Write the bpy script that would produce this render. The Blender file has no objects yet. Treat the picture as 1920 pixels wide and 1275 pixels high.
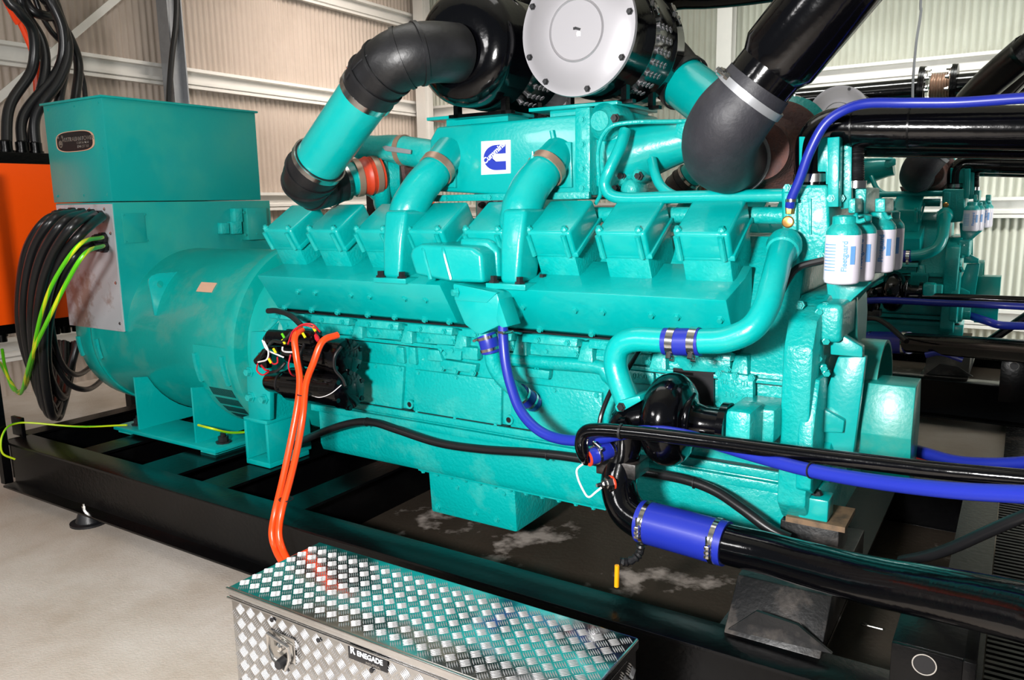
import bpy, bmesh, math, random
from mathutils import Vector as V, Matrix, noise
random.seed(7)
PI = math.pi
sc = bpy.context.scene
COL = sc.collection

# ------------------------------------------------------------------ camera
YAW, PITCH, ROLL, F = -0.57203953, -0.1731394, -0.01684449, 1485.88
CAM = V((0, 0, 1.75))
fw = V((math.sin(YAW)*math.cos(PITCH), math.cos(YAW)*math.cos(PITCH), math.sin(PITCH)))
rt0 = fw.cross(V((0, 0, 1))).normalized(); up0 = rt0.cross(fw)
rt = rt0*math.cos(ROLL) + up0*math.sin(ROLL); up = -rt0*math.sin(ROLL) + up0*math.cos(ROLL)
cd = bpy.data.cameras.new('camera'); cam = bpy.data.objects.new('camera', cd); COL.objects.link(cam)
cd.sensor_width = 36; cd.lens = F*36/1920; cd.clip_start = .05
M = Matrix((rt, up, -fw)).transposed().to_4x4(); M.translation = CAM; cam.matrix_world = M
sc.camera = cam

# ------------------------------------------------------------------ light
w = bpy.data.worlds.new('world'); sc.world = w; w.use_nodes = True
bg = w.node_tree.nodes['Background']; bg.inputs[0].default_value = (.82, .93, 1, 1); bg.inputs[1].default_value = .12
def area(name, loc, target, sx, sy, power, color=(1, 1, 1), spread=180):
    l = bpy.data.lights.new(name, 'AREA'); l.shape = 'RECTANGLE'; l.size = sx; l.size_y = sy
    l.energy = power; l.color = color; l.spread = math.radians(spread)
    o = bpy.data.objects.new(name, l); COL.objects.link(o); o.location = loc
    o.rotation_euler = (V(target)-V(loc)).to_track_quat('-Z', 'Y').to_euler(); return o
area('flash_light', (-.7, -.8, 2.0), (-1.9, 3, 1.2), .35, .25, 270, (1, .98, .96))
area('added_front_fill', (-4.0, -3.0, 3.4), (-3.6, 3, 1.0), 1.8, .6, 85, (1, .98, .97))  # added lamp behind the camera: front fill and narrow highlights on black pipes
area('added_left_wall_wash', (-6.0, 7.6, 5.3), (-8, 7.9, 1.5), 2.5, 3, 200, (1, .90, .82), 110)  # added lamp, out of view; brightens the left wall beyond the column
area('added_back_wall_wash', (-.5, 7.4, 5.4), (-.5, 10.2, 1.2), 6, .6, 125, (.98, 1, .95), 80)  # lamp added above the frame to wash the back wall
area('added_low_wall_wash', (3.6, 7.9, 1.6), (-.6, 10.2, 1.0), 1.6, 2.2, 110, (.97, 1, .97), 120)  # unseen lamp put in to brighten the lower back wall
area('added_top_fill', (-2.5, 3.0, 5.2), (-2.5, 3.2, 0), 3, 1.2, 28, (1, .98, .95))  # weak overhead fill, added; no fitting hangs there
sc.view_settings.view_transform = 'Standard'; sc.view_settings.look = 'None'
sc.view_settings.exposure = 0.0; sc.view_settings.gamma = 1; sc.view_settings.use_curve_mapping = False

# ------------------------------------------------------------------ measuring helper: photo pixel + known world plane -> world point
def P(px, py, x=None, y=None, z=None):
    d = fw + rt*((px-960)/F) - up*((py-637.5)/F)
    if x is not None: t = (x-CAM.x)/d.x
    elif y is not None: t = (y-CAM.y)/d.y
    else: t = (z-CAM.z)/d.z
    return CAM + d*t

# ------------------------------------------------------------------ materials
def s2l(c): return tuple(((v/255)/12.92 if v/255 <= .04045 else ((v/255+.055)/1.055)**2.4) for v in c)
def mat(name, rgb, rough=.5, metal=0, coat=0, var=None, vs=4, amt=.5, bump=0, bs=40, thr=(.45, .7), spec=.5):
    m = bpy.data.materials.new(name); m.use_nodes = True; nt = m.node_tree; b = nt.nodes['Principled BSDF']
    c = s2l(rgb)+(1,)
    b.inputs['Specular IOR Level'].default_value = spec; b.inputs['Base Color'].default_value = c; b.inputs['Roughness'].default_value = rough
    b.inputs['Metallic'].default_value = metal; b.inputs['Coat Weight'].default_value = coat; b.inputs['Coat Roughness'].default_value = .08
    tc = nt.nodes.new('ShaderNodeTexCoord')
    if var:
        n = nt.nodes.new('ShaderNodeTexNoise'); n.inputs['Scale'].default_value = vs; n.inputs['Detail'].default_value = 6; n.inputs['Roughness'].default_value = .65
        nt.links.new(tc.outputs['Object'], n.inputs['Vector'])
        r = nt.nodes.new('ShaderNodeMapRange'); r.inputs[1].default_value = thr[0]; r.inputs[2].default_value = thr[1]; r.inputs[4].default_value = amt
        nt.links.new(n.outputs['Fac'], r.inputs[0])
        mx = nt.nodes.new('ShaderNodeMix'); mx.data_type = 'RGBA'; mx.inputs[6].default_value = c; mx.inputs[7].default_value = s2l(var)+(1,)
        nt.links.new(r.outputs[0], mx.inputs[0]); nt.links.new(mx.outputs[2], b.inputs['Base Color'])
    if bump:
        n = nt.nodes.new('ShaderNodeTexNoise'); n.inputs['Scale'].default_value = bs; n.inputs['Detail'].default_value = 4
        nt.links.new(tc.outputs['Object'], n.inputs['Vector'])
        bp = nt.nodes.new('ShaderNodeBump'); bp.inputs['Strength'].default_value = bump; bp.inputs['Distance'].default_value = .01
        nt.links.new(n.outputs['Fac'], bp.inputs['Height']); nt.links.new(bp.outputs[0], b.inputs['Normal'])
    return m
TEAL = mat('teal_paint', (0, 163, 160), .28, 0, .25, (46, 174, 166), 3.5, .5, .10, 60, (.52, .75))
TEALC = mat('teal_cast_paint', (0, 164, 160), .32, 0, .2, (76, 184, 174), 5, .55, .35, 70, (.52, .72))
TEALB = mat('teal_box_paint', (0, 144, 140), .36, 0, .05, (56, 156, 136), 2.5, .6, .08, 50, (.45, .75))
TEALD = mat('teal_dusty_paint', (0, 154, 146), .34, 0, .2, (104, 156, 138), 3.2, .65, .1, 50, (.5, .78))
BLACK = mat('gloss_black_paint', (4, 4, 6), .12, 0, .1, None, bump=.10, bs=25, spec=.4)
BLACKS = mat('black_steel_paint', (4, 4, 5), .26, 0, .0, (18, 19, 19), 5, .4, .10, 50, (.55, .75), spec=.22)
BLACKD = mat('dusty_black_steel', (10, 10, 11), .42, 0, .05, (96, 88, 82), 7, .55, .15, 60, (.5, .72))
RUB = mat('black_rubber', (20, 20, 22), .42, 0, 0, (40, 40, 44), 8, .4, .1, 60)
RUBM = mat('matte_black_rubber', (36, 36, 42), .55, 0, 0, (60, 60, 66), 10, .4, .15, 60)
CAB = mat('black_cable', (22, 22, 24), .33)
BLUE = mat('blue_silicone', (27, 42, 150), .36, 0, .05)
STEEL = mat('steel_band', (200, 198, 195), .2, 1)
GALV = mat('galvanised_steel', (150, 152, 156), .4, .4, 0, (170, 172, 176), 6, .6)
STAIN = mat('worn_steel_band', (168, 140, 122), .35, .5)
ALU = mat('aluminium_plate', (205, 205, 205), .14, 1, 0, (165, 165, 168), 5, .5, .04, 30)
ALUB = mat('aluminium_tread', (176, 175, 176), .46, .75)
GLAND = mat('scratched_aluminium', (176, 178, 182), .42, .15, 0, (128, 100, 84), 2.2, .8, .05, 30, (.53, .62))
SILV = mat('silver_paint', (158, 156, 160), .42, .3)
ORG = mat('orange_paint', (255, 84, 0), .35, 0, .1)
ORGC = mat('orange_cable', (255, 72, 20), .3)
REDH = mat('red_silicone', (205, 62, 30), .45, 0, 0, (160, 50, 30), 8, .5)
RUST = mat('rusty_cast_iron', (78, 56, 54), .75, .1, 0, (120, 66, 48), 14, .6, .5, 70)
WHITE = mat('white_enamel', (232, 226, 238), .35, 0, .2)
WPL = mat('white_label', (240, 242, 246), .4)
LBLUE = mat('light_blue_ink', (105, 160, 220), .5)
NAVY = mat('navy_blue_ink', (25, 48, 165), .4)
INK = mat('black_ink', (16, 16, 20), .4)
YEL = mat('yellow_cable', (225, 215, 20), .35)
GRN = mat('green_cable', (90, 190, 20), .35)
REDW = mat('red_wire', (190, 24, 40), .4)
WW = mat('white_wire', (230, 225, 225), .4)
BRASS = mat('brass', (205, 150, 85), .3, .8)
PINK = mat('faded_label', (205, 160, 135), .5)
CONC = mat('concrete_floor', (196, 188, 180), .5, 0, 0, (160, 144, 128), 1.3, .9, .25, 90, (.35, .7))
TRAY = mat('oily_tray', (54, 47, 40), .4, 0, .0, (168, 158, 150), 2.2, .9, .2, 40, (.57, .66), spec=.3)
WALLM = mat('cream_corrugated_sheet', (222, 206, 192), .5, 0, 0, (205, 188, 172), 2, .4)
WALLN = mat('white_corrugated_sheet', (226, 226, 212), .5, 0, 0, (208, 204, 186), 2, .4)
TRIMM = mat('galvanised_girt', (214, 211, 206), .42, .2, 0, (196, 194, 190), 5, .3)
CREAM = mat('dusty_cream_plate', (200, 190, 170), .5)
REDP = mat('red_paint', (200, 40, 45), .4)
TIMB = mat('worn_packing', (120, 96, 72), .7, 0, 0, (60, 54, 46), 20, .8)
def duo(name, a, b_, scale):   # green-yellow earth cable: stripe runs along it
    m = bpy.data.materials.new(name); m.use_nodes = True; nt = m.node_tree; b = nt.nodes['Principled BSDF']; b.inputs['Roughness'].default_value = .35
    uv = nt.nodes.new('ShaderNodeUVMap'); sp = nt.nodes.new('ShaderNodeSeparateXYZ'); nt.links.new(uv.outputs[0], sp.inputs[0])
    gt = nt.nodes.new('ShaderNodeMath'); gt.operation = 'GREATER_THAN'; gt.inputs[1].default_value = .7
    ad = nt.nodes.new('ShaderNodeMath'); ad.operation = 'MULTIPLY_ADD'; ad.inputs[1].default_value = scale; nt.links.new(sp.outputs[1], ad.inputs[0]); nt.links.new(sp.outputs[0], ad.inputs[2])
    fr = nt.nodes.new('ShaderNodeMath'); fr.operation = 'FRACT'; nt.links.new(ad.outputs[0], fr.inputs[0]); nt.links.new(fr.outputs[0], gt.inputs[0])
    mx = nt.nodes.new('ShaderNodeMix'); mx.data_type = 'RGBA'; mx.inputs[6].default_value = s2l(a)+(1,); mx.inputs[7].default_value = s2l(b_)+(1,)
    nt.links.new(gt.outputs[0], mx.inputs[0]); nt.links.new(mx.outputs[2], b.inputs['Base Color']); return m
EARTH = duo('green_yellow_earth', (96, 205, 20), (215, 225, 30), 2.0)
EARTHY = duo('yellow_green_earth', (190, 215, 25), (110, 190, 20), 2.0)

# ------------------------------------------------------------------ object helpers
WO = {}
def tag(o, label=None, cat=None, group=None, kind=None):
    if label: o['label'] = label
    if cat: o['category'] = cat
    if group: o['group'] = group
    if kind: o['kind'] = kind
    return o
def obj(name, bm, m, parent=None, smooth=32, bevel=0, seg=2, origin=None):
    bmesh.ops.recalc_face_normals(bm, faces=bm.faces)
    if bevel:
        es = [e for e in bm.edges if len(e.link_faces) == 2 and e.calc_face_angle(0) > math.radians(25)]
        bmesh.ops.bevel(bm, geom=es, offset=bevel, segments=seg, affect='EDGES', profile=.5, clamp_overlap=True)
    me = bpy.data.meshes.new(name)
    vs = [v.co for v in bm.verts]
    lo = V([min(c[i] for c in vs) for i in range(3)]); hi = V([max(c[i] for c in vs) for i in range(3)])
    c = (lo+hi)/2
    if parent is None: c.z = lo.z
    if origin is not None: c = V(origin)
    bmesh.ops.translate(bm, verts=bm.verts, vec=-c)
    bm.to_mesh(me); bm.free(); me.materials.append(m)
    me.polygons.foreach_set('use_smooth', [True]*len(me.polygons)); me.set_sharp_from_angle(angle=math.radians(smooth))
    o = bpy.data.objects.new(name, me); COL.objects.link(o)
    WO[o.name] = c.copy()
    if parent is not None: o.parent = parent; o.location = c-WO[parent.name]
    else: o.location = c
    return o
def obj_each(name, bm, m, parent, **kw):    # every loose piece becomes an object of its own
    bmesh.ops.recalc_face_normals(bm, faces=bm.faces); seen = set(); bm.verts.ensure_lookup_table(); out = []
    for v0 in bm.verts:
        if v0.index in seen: continue
        isl = []; stack = [v0]; seen.add(v0.index)
        while stack:
            v = stack.pop(); isl.append(v)
            for e in v.link_edges:
                q = e.other_vert(v)
                if q.index not in seen: seen.add(q.index); stack.append(q)
        b2 = nb(); mp = {v.index: b2.verts.new(v.co) for v in sorted(isl, key=lambda q: q.index)}
        for f in {f for v in isl for f in v.link_faces}: b2.faces.new([mp[v.index] for v in f.verts])
        out.append(obj(name, b2, m, parent, **kw))
    bm.free(); return out
def thing(name, loc, label, cat, group=None):
    o = bpy.data.objects.new(name, None); COL.objects.link(o); o.location = loc; o.empty_display_size = .2
    WO[o.name] = V(loc); return tag(o, label, cat, group)
def nb(): return bmesh.new()
def add_box(bm, a, b):
    a, b = V(a), V(b); r = bmesh.ops.create_cube(bm, size=1)['verts']
    for v in r: v.co = V([(a[i]+b[i])/2 + v.co[i]*(b[i]-a[i]) for i in range(3)])
    return r
def box(a, b): bm = nb(); add_box(bm, a, b); return bm
def add_prism(bm, pts, vec):
    vec = V(vec); lo = [bm.verts.new(p) for p in pts]; hi = [bm.verts.new(V(p)+vec) for p in pts]; n = len(pts)
    bm.faces.new(lo); bm.faces.new(hi[::-1])
    for i in range(n): bm.faces.new((lo[i], hi[i], hi[(i+1) % n], lo[(i+1) % n]))
def py_(pts, y, d):    # outline measured on plane y, given depth d towards +y
    bm = nb(); add_prism(bm, [P(a, b, y=y) for a, b in pts], (0, d, 0)); return bm
def px_(pts, x, d):
    bm = nb(); add_prism(bm, [P(a, b, x=x) for a, b in pts], (d, 0, 0)); return bm
def yz(pts, x0, x1):
    bm = nb(); add_prism(bm, [V((x0, a, b)) for a, b in pts], (x1-x0, 0, 0)); return bm
def cr(pts, res):
    n = len(pts); out = []
    if n == 2: return [pts[0].lerp(pts[1], i/res) for i in range(res+1)]
    for i in range(n-1):
        p0 = pts[i-1] if i > 0 else pts[0]*2-pts[1]; p1, p2 = pts[i], pts[i+1]; p3 = pts[i+2] if i+2 < n else pts[-1]*2-pts[-2]
        for k in range(res):
            t = k/res
            out.append(.5*((2*p1)+(p2-p0)*t+(2*p0-5*p1+4*p2-p3)*t*t+(3*p1-p0-3*p2+p3)*t**3))
    out.append(pts[-1]); return out
def add_tube(bm, pts, r, n=16, res=6, cap=True, smooth=True, ribs=None):
    pts = [V(p) for p in pts]; m = len(pts)
    rs = r if isinstance(r, (list, tuple)) else [r]*m
    path = cr(pts, res) if smooth else pts
    rr = []
    for i in range(len(path)):
        u = i/(len(path)-1)*(m-1); k = min(int(u), m-2); rr.append(rs[k]+(rs[k+1]-rs[k])*(u-k))
    if ribs:
        L = 0; acc = [0]
        for i in range(1, len(path)): L += (path[i]-path[i-1]).length; acc.append(L)
        rr = [q+ribs[1]*math.cos(2*PI*a/ribs[0]) for q, a in zip(rr, acc)]
    uvl = bm.loops.layers.uv.verify(); rings = []; nrm = None; L = 0; Ls = []
    for i, p in enumerate(path):
        t = (path[min(i+1, len(path)-1)]-path[max(i-1, 0)]).normalized()
        if nrm is None: nrm = t.orthogonal().normalized()
        else: nrm = (nrm-t*nrm.dot(t)).normalized()
        bn = t.cross(nrm)
        if i: L += (p-path[i-1]).length
        Ls.append(L)
        rings.append([bm.verts.new(p+(nrm*math.cos(2*PI*k/n)+bn*math.sin(2*PI*k/n))*rr[i]) for k in range(n)])
    for i in range(len(rings)-1):
        for k in range(n):
            f = bm.faces.new((rings[i][k], rings[i][(k+1) % n], rings[i+1][(k+1) % n], rings[i+1][k]))
            for l, (a, b) in zip(f.loops, ((k/n, Ls[i]), ((k+1)/n, Ls[i]), ((k+1)/n, Ls[i+1]), (k/n, Ls[i+1]))): l[uvl].uv = (a, b)
    if cap: bm.faces.new(rings[0][::-1]); bm.faces.new(rings[-1])
def tube(pts, r, n=16, res=6, cap=True, smooth=True, ribs=None):
    bm = nb(); add_tube(bm, pts, r, n, res, cap, smooth, ribs); return bm
def tp(pts): return [P(a, b, y=c) for a, b, c in pts]
def tpx(pts, L):    # same, carried on straight for L metres beyond the last point
    q = tp(pts); return q+[q[-1]+(q[-1]-q[-2]).normalized()*L*.5, q[-1]+(q[-1]-q[-2]).normalized()*L]
def add_lathe(bm, c, axis, prof, n=32, ell=None):
    """profile of (distance along axis, radius)"""
    c = V(c); ax = V(axis).normalized()
    u = ax.cross(V((0, 0, 1)));  u = V((1, 0, 0)) if u.length < .01 else u.normalized()
    v = ax.cross(u); rings = []
    for t, r in prof:
        if r < 1e-5: rings.append([bm.verts.new(c+ax*t)])
        else: rings.append([bm.verts.new(c+ax*t+(u*math.cos(2*PI*k/n)+v*math.sin(2*PI*k/n))*r) for k in range(n)])
    for a, b in zip(rings, rings[1:]):
        for k in range(n):
            q = [a[k % len(a)], a[(k+1) % len(a)], b[(k+1) % len(b)], b[k % len(b)]]
            q = list(dict.fromkeys(q))
            if len(q) > 2: bm.faces.new(q)
    for rg, fl in ((rings[0], 1), (rings[-1], 0)):
        if len(rg) > 2: bm.faces.new(rg[::-1] if fl else rg)
def lathe(c, axis, prof, n=32): bm = nb(); add_lathe(bm, c, axis, prof, n); return bm
def ringmesh(bm, c, axis, r0, r1, wdt, n=28):
    c = V(c); ax = V(axis).normalized(); u = ax.orthogonal().normalized(); v = ax.cross(u); R = []
    for t, r in ((-wdt/2, r0), (-wdt/2, r1), (wdt/2, r1), (wdt/2, r0)):
        R.append([bm.verts.new(c+ax*t+(u*math.cos(2*PI*k/n)+v*math.sin(2*PI*k/n))*r) for k in range(n)])
    for i in range(4):
        a, b = R[i], R[(i+1) % 4]
        for k in range(n): bm.faces.new((a[k], a[(k+1) % n], b[(k+1) % n], b[k]))
def clamp(parent, c, axis, r, wdt=.02, m=None, screw=None, name='hose_clamp', th=.003):
    bm = nb(); ringmesh(bm, c, axis, r-.004, r+th, wdt)
    if screw:
        s = V(screw).normalized(); ax = V(axis).normalized(); s = (s-ax*s.dot(ax)).normalized(); tn = ax.cross(s)
        q = V(c)+s*(r+.008)
        add_tube(bm, [q-tn*.025, q+tn*.025], .006, 8, 1, smooth=False)
        for k in (-1, 1): add_tube(bm, [q+tn*.018*k-s*.012, q+tn*.018*k+s*.008], wdt*.4, 8, 1, smooth=False)
    return obj(name, bm, m or STEEL, parent)
_hex = {}
def bolts(parent, pts, nrm, r=.009, h=.008, m=None, name='bolt'):
    m = m or TEAL; n = V(nrm).normalized(); key = (round(r, 4), round(h, 4), m.name, tuple(round(v, 2) for v in n))
    for p in pts:
        p = V(p)
        if key in _hex:
            o = bpy.data.objects.new(name, _hex[key]); COL.objects.link(o); WO[o.name] = p
            o.parent = parent; o.location = p-WO[parent.name]
        else:
            bm = nb(); add_lathe(bm, p, n, [(-.002, r*1.45), (h*.25, r*1.4), (h*.25, r), (h, r*.95)], 6)
            o = obj(name, bm, m, parent, origin=p); _hex[key] = o.data
def text(name, body, size, loc, xdir, zdir, m, parent, ext=.0008, align='CENTER', shear=0, bold=0):
    cu = bpy.data.curves.new(name, 'FONT'); cu.body = body; cu.size = size; cu.extrude = ext; cu.align_x = align; cu.align_y = 'CENTER'; cu.shear = shear; cu.offset = bold
    t = bpy.data.objects.new(name+'_tmp', cu); COL.objects.link(t)
    dg = bpy.context.evaluated_depsgraph_get(); dg.update(); me = bpy.data.meshes.new_from_object(t.evaluated_get(dg)); bpy.data.objects.remove(t)
    bm = nb(); bm.from_mesh(me); bpy.data.meshes.remove(me)
    x = V(xdir).normalized(); y = V(zdir).normalized(); z = x.cross(y)
    mm = Matrix((x, y, z)).transposed().to_4x4(); mm.translation = V(loc); bmesh.ops.transform(bm, matrix=mm, verts=bm.verts)
    return obj(name, bm, m, parent)
def copytree(o, off, parent=None, skip=('bolt',)):
    c = o.copy(); COL.objects.link(c)
    if parent is None: c.location = o.location+V(off)
    else: c.parent = parent
    for ch in list(o.children):
        if not ch.name.split('.')[0] in skip: copytree(ch, off, c, skip)
    return c
XP, YM, ZP = (1, 0, 0), (0, -1, 0), (0, 0, 1)

#PARTS
# ================================================================== building shell
def st(o): return tag(o, kind='structure')
st(obj('floor', box((-9, -5, -.1), (6, 11, 0)), CONC))
def corrugated(name, m, a, b, z0, z1, inward):
    a, b = V(a), V(b); L = (b-a).length; d = (b-a)/L; inw = V(inward); bm = nb(); n = int(L/.076*6); prev = None
    for i in range(n+1):
        s = L*i/n; off = .012*math.cos(2*PI*s/.076)
        p = a+d*s+inw*off; q = (bm.verts.new((p.x, p.y, z0)), bm.verts.new((p.x, p.y, z1)))
        if prev: bm.faces.new((prev[0], q[0], q[1], prev[1]))
        prev = q
    r = bmesh.ops.solidify(bm, geom=bm.faces[:], thickness=.004)
    return st(obj(name, bm, m, smooth=60))
corrugated('wall_left', WALLM, (-8.03, -1, 0), (-8.03, 10.0, 0), 0, 5.6, (1, 0, 0))
corrugated('wall_back', WALLN, (-8.0, 10.05, 0), (5.5, 10.05, 0), 0, 5.6, (0, -1, 0))
st(obj('ceiling', box((-8.1, -1, 5.6), (5.5, 10.1, 5.65)), WALLN))
def girt(n, a, b, z, face):      # top-hat girt: two lips and a raised web
    a, b = V(a), V(b); d = (b-a).normalized(); f = V(face)
    prof = [(0, .11), (.075, .11), (.075, .075), (.012, .07), (.012, -.02), (.075, -.03), (.075, -.062), (.05, -.07), (.075, -.08), (.075, -.11), (0, -.11)]
    bm = nb(); add_prism(bm, [a+f*u+V((0, 0, z+v)) for u, v in prof], b-a)
    st(obj('trim_%d' % n, bm, TRIMM))
girt(1, (-8.02, -1, 0), (-8.02, 10, 0), 3.16, (1, 0, 0)); girt(2, (-8.02, -1, 0), (-8.02, 10, 0), 4.42, (1, 0, 0)); girt(3, (-8.02, -1, 0), (-8.02, 10, 0), 1.80, (1, 0, 0)); girt(4, (-8.02, -1, 0), (-8.02, 10, 0), .45, (1, 0, 0))
girt(5, (-7.9, 10.04, 0), (5.5, 10.04, 0), 3.10, (0, -1, 0)); girt(6, (-7.9, 10.04, 0), (5.5, 10.04, 0), 4.42, (0, -1, 0)); girt(7, (-7.9, 10.04, 0), (5.5, 10.04, 0), 1.60, (0, -1, 0)); girt(8, (-7.9, 10.04, 0), (5.5, 10.04, 0), .40, (0, -1, 0))
def column(n, x, y, m=GALV):
    bm = nb()
    for a, b in (((-.09, -.09), (.09, -.075)), ((-.09, .075), (.09, .09)), ((-.012, -.08), (.012, .08))): add_box(bm, (x+a[0], y+a[1], 0), (x+b[0], y+b[1], 5.58))
    st(obj('trim_%d' % n, bm, m))
column(9, -7.83, 5.55); column(10, -7.80, 9.78, TRIMM); column(11, -3.2, 9.85, TRIMM)
def strap(n, a, b):
    a, b = V(a), V(b); bm = nb(); d = (b-a).normalized(); s = V((0, 0, 1)).cross(d).normalized()
    u = d.cross(V((1, 0, 0))).normalized()
    add_prism(bm, [a-u*.035, a+u*.035, a+u*.035+V((.01, 0, 0)), a-u*.035+V((.01, 0, 0))], b-a); st(obj('trim_%d' % n, bm, TRIMM))
strap(12, P(-40, 215, x=-7.86), P(215, 0, x=-7.86)+(P(215, 0, x=-7.86)-P(-40, 215, x=-7.86))*.35)
for k, (x0, y0) in enumerate(((-7.4, 9.95), (-4.9, 9.95))):     # roof braces in the corner
    bm = nb(); add_tube(bm, [V((x0, y0, 3.55+.2*k)), V((x0+1.6, y0-.6, 5.5))], .04, 10, 1, smooth=False)
    st(obj('trim_%d' % (13+k), bm, BLACKS))

# ================================================================== orange switch cabinets
def cabinet(y0, y1, label):
    t = thing('switch_cabinet', (-6.25, (y0+y1)/2, 0), label, 'electrical cabinet', 'orange switch cabinets by the left wall')
    obj('body', box((-6.5, y0, .88), (-6.02, y1, 2.15)), BLACKS, t, bevel=.006)
    obj('door', box((-6.03, y0+.02, .95), (-6.0, y1-.02, 2.07)), ORG, t, bevel=.004)
    for yy in (y0+.1, y1-.1):
        obj('leg', box((-6.45, yy-.04, 0), (-6.37, yy+.04, .89)), BLACKS, t)
    return t
cab = cabinet(1.9, 3.95, 'wide orange cabinet with black frame behind the black power cables')
for q in [(12, 283), (42, 283), (68, 283)]:
    p = P(*q, x=-6.15); obj('cable_gland', lathe((p.x, p.y, 2.14), ZP, [(0, .05), (.03, .05), (.03, .042), (.09, .042), (.09, .036), (.1, .03)], 12), BLACKS, cab)
for q in [(5, 652), (105, 640), (125, 637), (146, 634)]:
    p = P(*q, x=-6.1); obj('cable_gland', lathe((p.x, p.y, .89), (0, 0, -1), [(0, .045), (.03, .045), (.03, .036), (.07, .036)], 12), BLACKS, cab)
cabinet(7.0, 7.67, 'small patch of orange cabinet with black edge seen between rocker covers and intake box')

# black riser cables from cabinet top
riser = [[(12, 283), (18, 200), (60, 130), (62, 60), (35, 20), (5, -25)], [(42, 283), (45, 215), (110, 130), (118, 60), (95, 0), (80, -30)],
         [(68, 283), (68, 215), (112, 150), (128, 90), (108, 20), (92, -30)], [(55, 283), (70, 200), (85, 130), (78, 75), (45, 20), (30, -30)],
         [(100, 283), (112, 180), (122, 120), (115, 60), (92, 10), (72, -30)], [(130, 260), (142, 180), (147, 120), (130, 70), (105, 35), (85, 30), (60, 20), (40, -10), (20, -30)],
         [(150, 270), (160, 190), (150, 130), (125, 90), (90, 50), (60, -20)]]
wr = ['left-hand edge of the bundle', 'front of the bundle sweeping over the others', 'middle of the bundle', 'tucked behind the leftmost cable', 'just left of the terminal box corner', 'looping out furthest to the right', 'thin dark run behind the bundle by the box']
for i, pts in enumerate(riser):
    xx = -6.15 if i < 3 else -6.2-.05*(i-2)
    rp_ = [P(a, b, x=xx-.06*math.sin(k*1.1+i)*(0 if k == 0 else 1)) for k, (a, b) in enumerate(pts)]
    o = obj('riser_cable', tube(rp_+[rp_[-1]+V((0, -.15, .8)), V((-6.3, 2.3+.05*i, 5.6))], [.036]*(len(pts)+2) if i < 6 else .02, 12, 8), CAB)
    tag(o, 'thick black riser cable above orange cabinet, ' + wr[i], 'cable', 'black cables above the orange cabinet')
tag(obj('riser_cable', tube([P(a, b, x=-6.5) for a, b in [(72, 210), (70, 160), (66, 110), (50, 65), (28, 20), (5, -15)]]+[V((-6.5, 2.3, 5.6))], .03, 10, 8), ORGC), 'orange cable just visible behind the black risers at top left', 'cable')
tag(obj('wall_cable', tube([P(a, b, x=-7.7) for a, b in [(318, 330), (317, 190), (322, 110), (330, 40), (331, -40)]]+[V((-7.7, 5.7, 5.58))], .03, 10, 8), CAB), 'single black cable hanging down the steel wall column', 'cable')

# ================================================================== base frame
def skid(off, label, full=True):
    t = thing('base_frame', (-2.6+off[0], 3.3+off[1], 0), label, 'steel base frame', 'black steel base frames')
    O = V(off); X0, X1 = -5.16, -.0
    def beam(y, s):
        pr = [(0, .07), (-.085, .07), (-.085, .082), (-.012, .088), (-.012, .335), (-.055, .343), (-.055, .357), (.115, .357), (.115, .345), (0, .335), (0, .09), (.06, .082), (.06, .07)]
        bm = nb(); add_prism(bm, [V((X0, y+a*s, b))+O for a, b in pr], (X1-X0, 0, 0)); return obj('side_beam', bm, BLACKS, t, bevel=.002)
    beam(2.295, 1); beam(4.305, -1)
    for x0, x1 in ((-5.30, -5.17), (-4.58, -4.40), (-3.99, -3.68), (-3.47, -3.27), (-2.9, -2.72), (-.75, -.42), (-.14, 0)):
        bm = nb()
        add_box(bm, V((x0, 2.40, .34))+O, V((x1, 4.2, .354))+O); add_box(bm, V(((x0+x1)/2-.008, 2.31, .09))+O, V(((x0+x1)/2+.008, 4.29, .34))+O)
        add_box(bm, V((x0, 2.36, .075))+O, V((x1, 4.25, .088))+O)
        obj('cross_beam', bm, BLACKS, t)
    for x in (-4.28, -1.0):
        for y in (2.265, 4.335):
            mt = obj('mount_pad', lathe(V((x-.04, y, 0))+O, ZP, [(0, .10), (.012, .10), (.016, .07), (.06, .055), (.069, .05)], 24), RUB, t)
            obj('mount_bolt', lathe(V((x-.04, y-.02, .078))+O, ZP, [(0, .02), (.004, .02), (.004, .012), (.03, .012), (.03, .007), (.042, .007)], 6), STEEL, mt)
    return t
sk = skid((0, 0, 0), 'long black steel base frame under the nearest engine and alternator')
obj('drip_tray', box((-5.17, 2.32, .088), (-.02, 4.28, .1)), TRAY, sk)
obj('end_lug', box((-5.29, 2.36, .35), (-5.17, 2.385, .47)), BLACKS, sk, bevel=.004)
obj('gusset', py_([(1365, 1180), (1418, 1146), (1495, 1172), (1560, 1226)], 2.36, .012), BLACKD, sk)
bm = nb(); add_prism(bm, [V((-.72, 2.36, .357)), V((-.72, 2.50, .50)), V((-.72, 3.1, .50)), V((-.72, 3.1, .357))], (.30, 0, 0)); obj('anchor_block', bm, BLACKD, sk, bevel=.004)
bm = nb()
A = P(1672, 1205, y=2.2); B = P(1806, 1240, y=2.2)
add_box(bm, (A.x, 2.2, .25), (B.x, 2.215, A.z)); add_box(bm, (A.x, 2.215, A.z-.012), (B.x+.03, 2.6, A.z)); add_box(bm, (B.x, 2.2, .25), (B.x+.03, 2.6, A.z))
obj('lifting_bracket', bm, BLACKS, sk, bevel=.002)
c = P(1733, 1246, y=2.2); bm = nb(); ringmesh(bm, c, YM, .027, .030, .004); obj('lifting_hole_ring', bm, STEEL, sk)
obj('lifting_hole', lathe(c+V((0, .001, 0)), YM, [(0, .027), (.003, .027)], 24), INK, sk)

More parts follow.
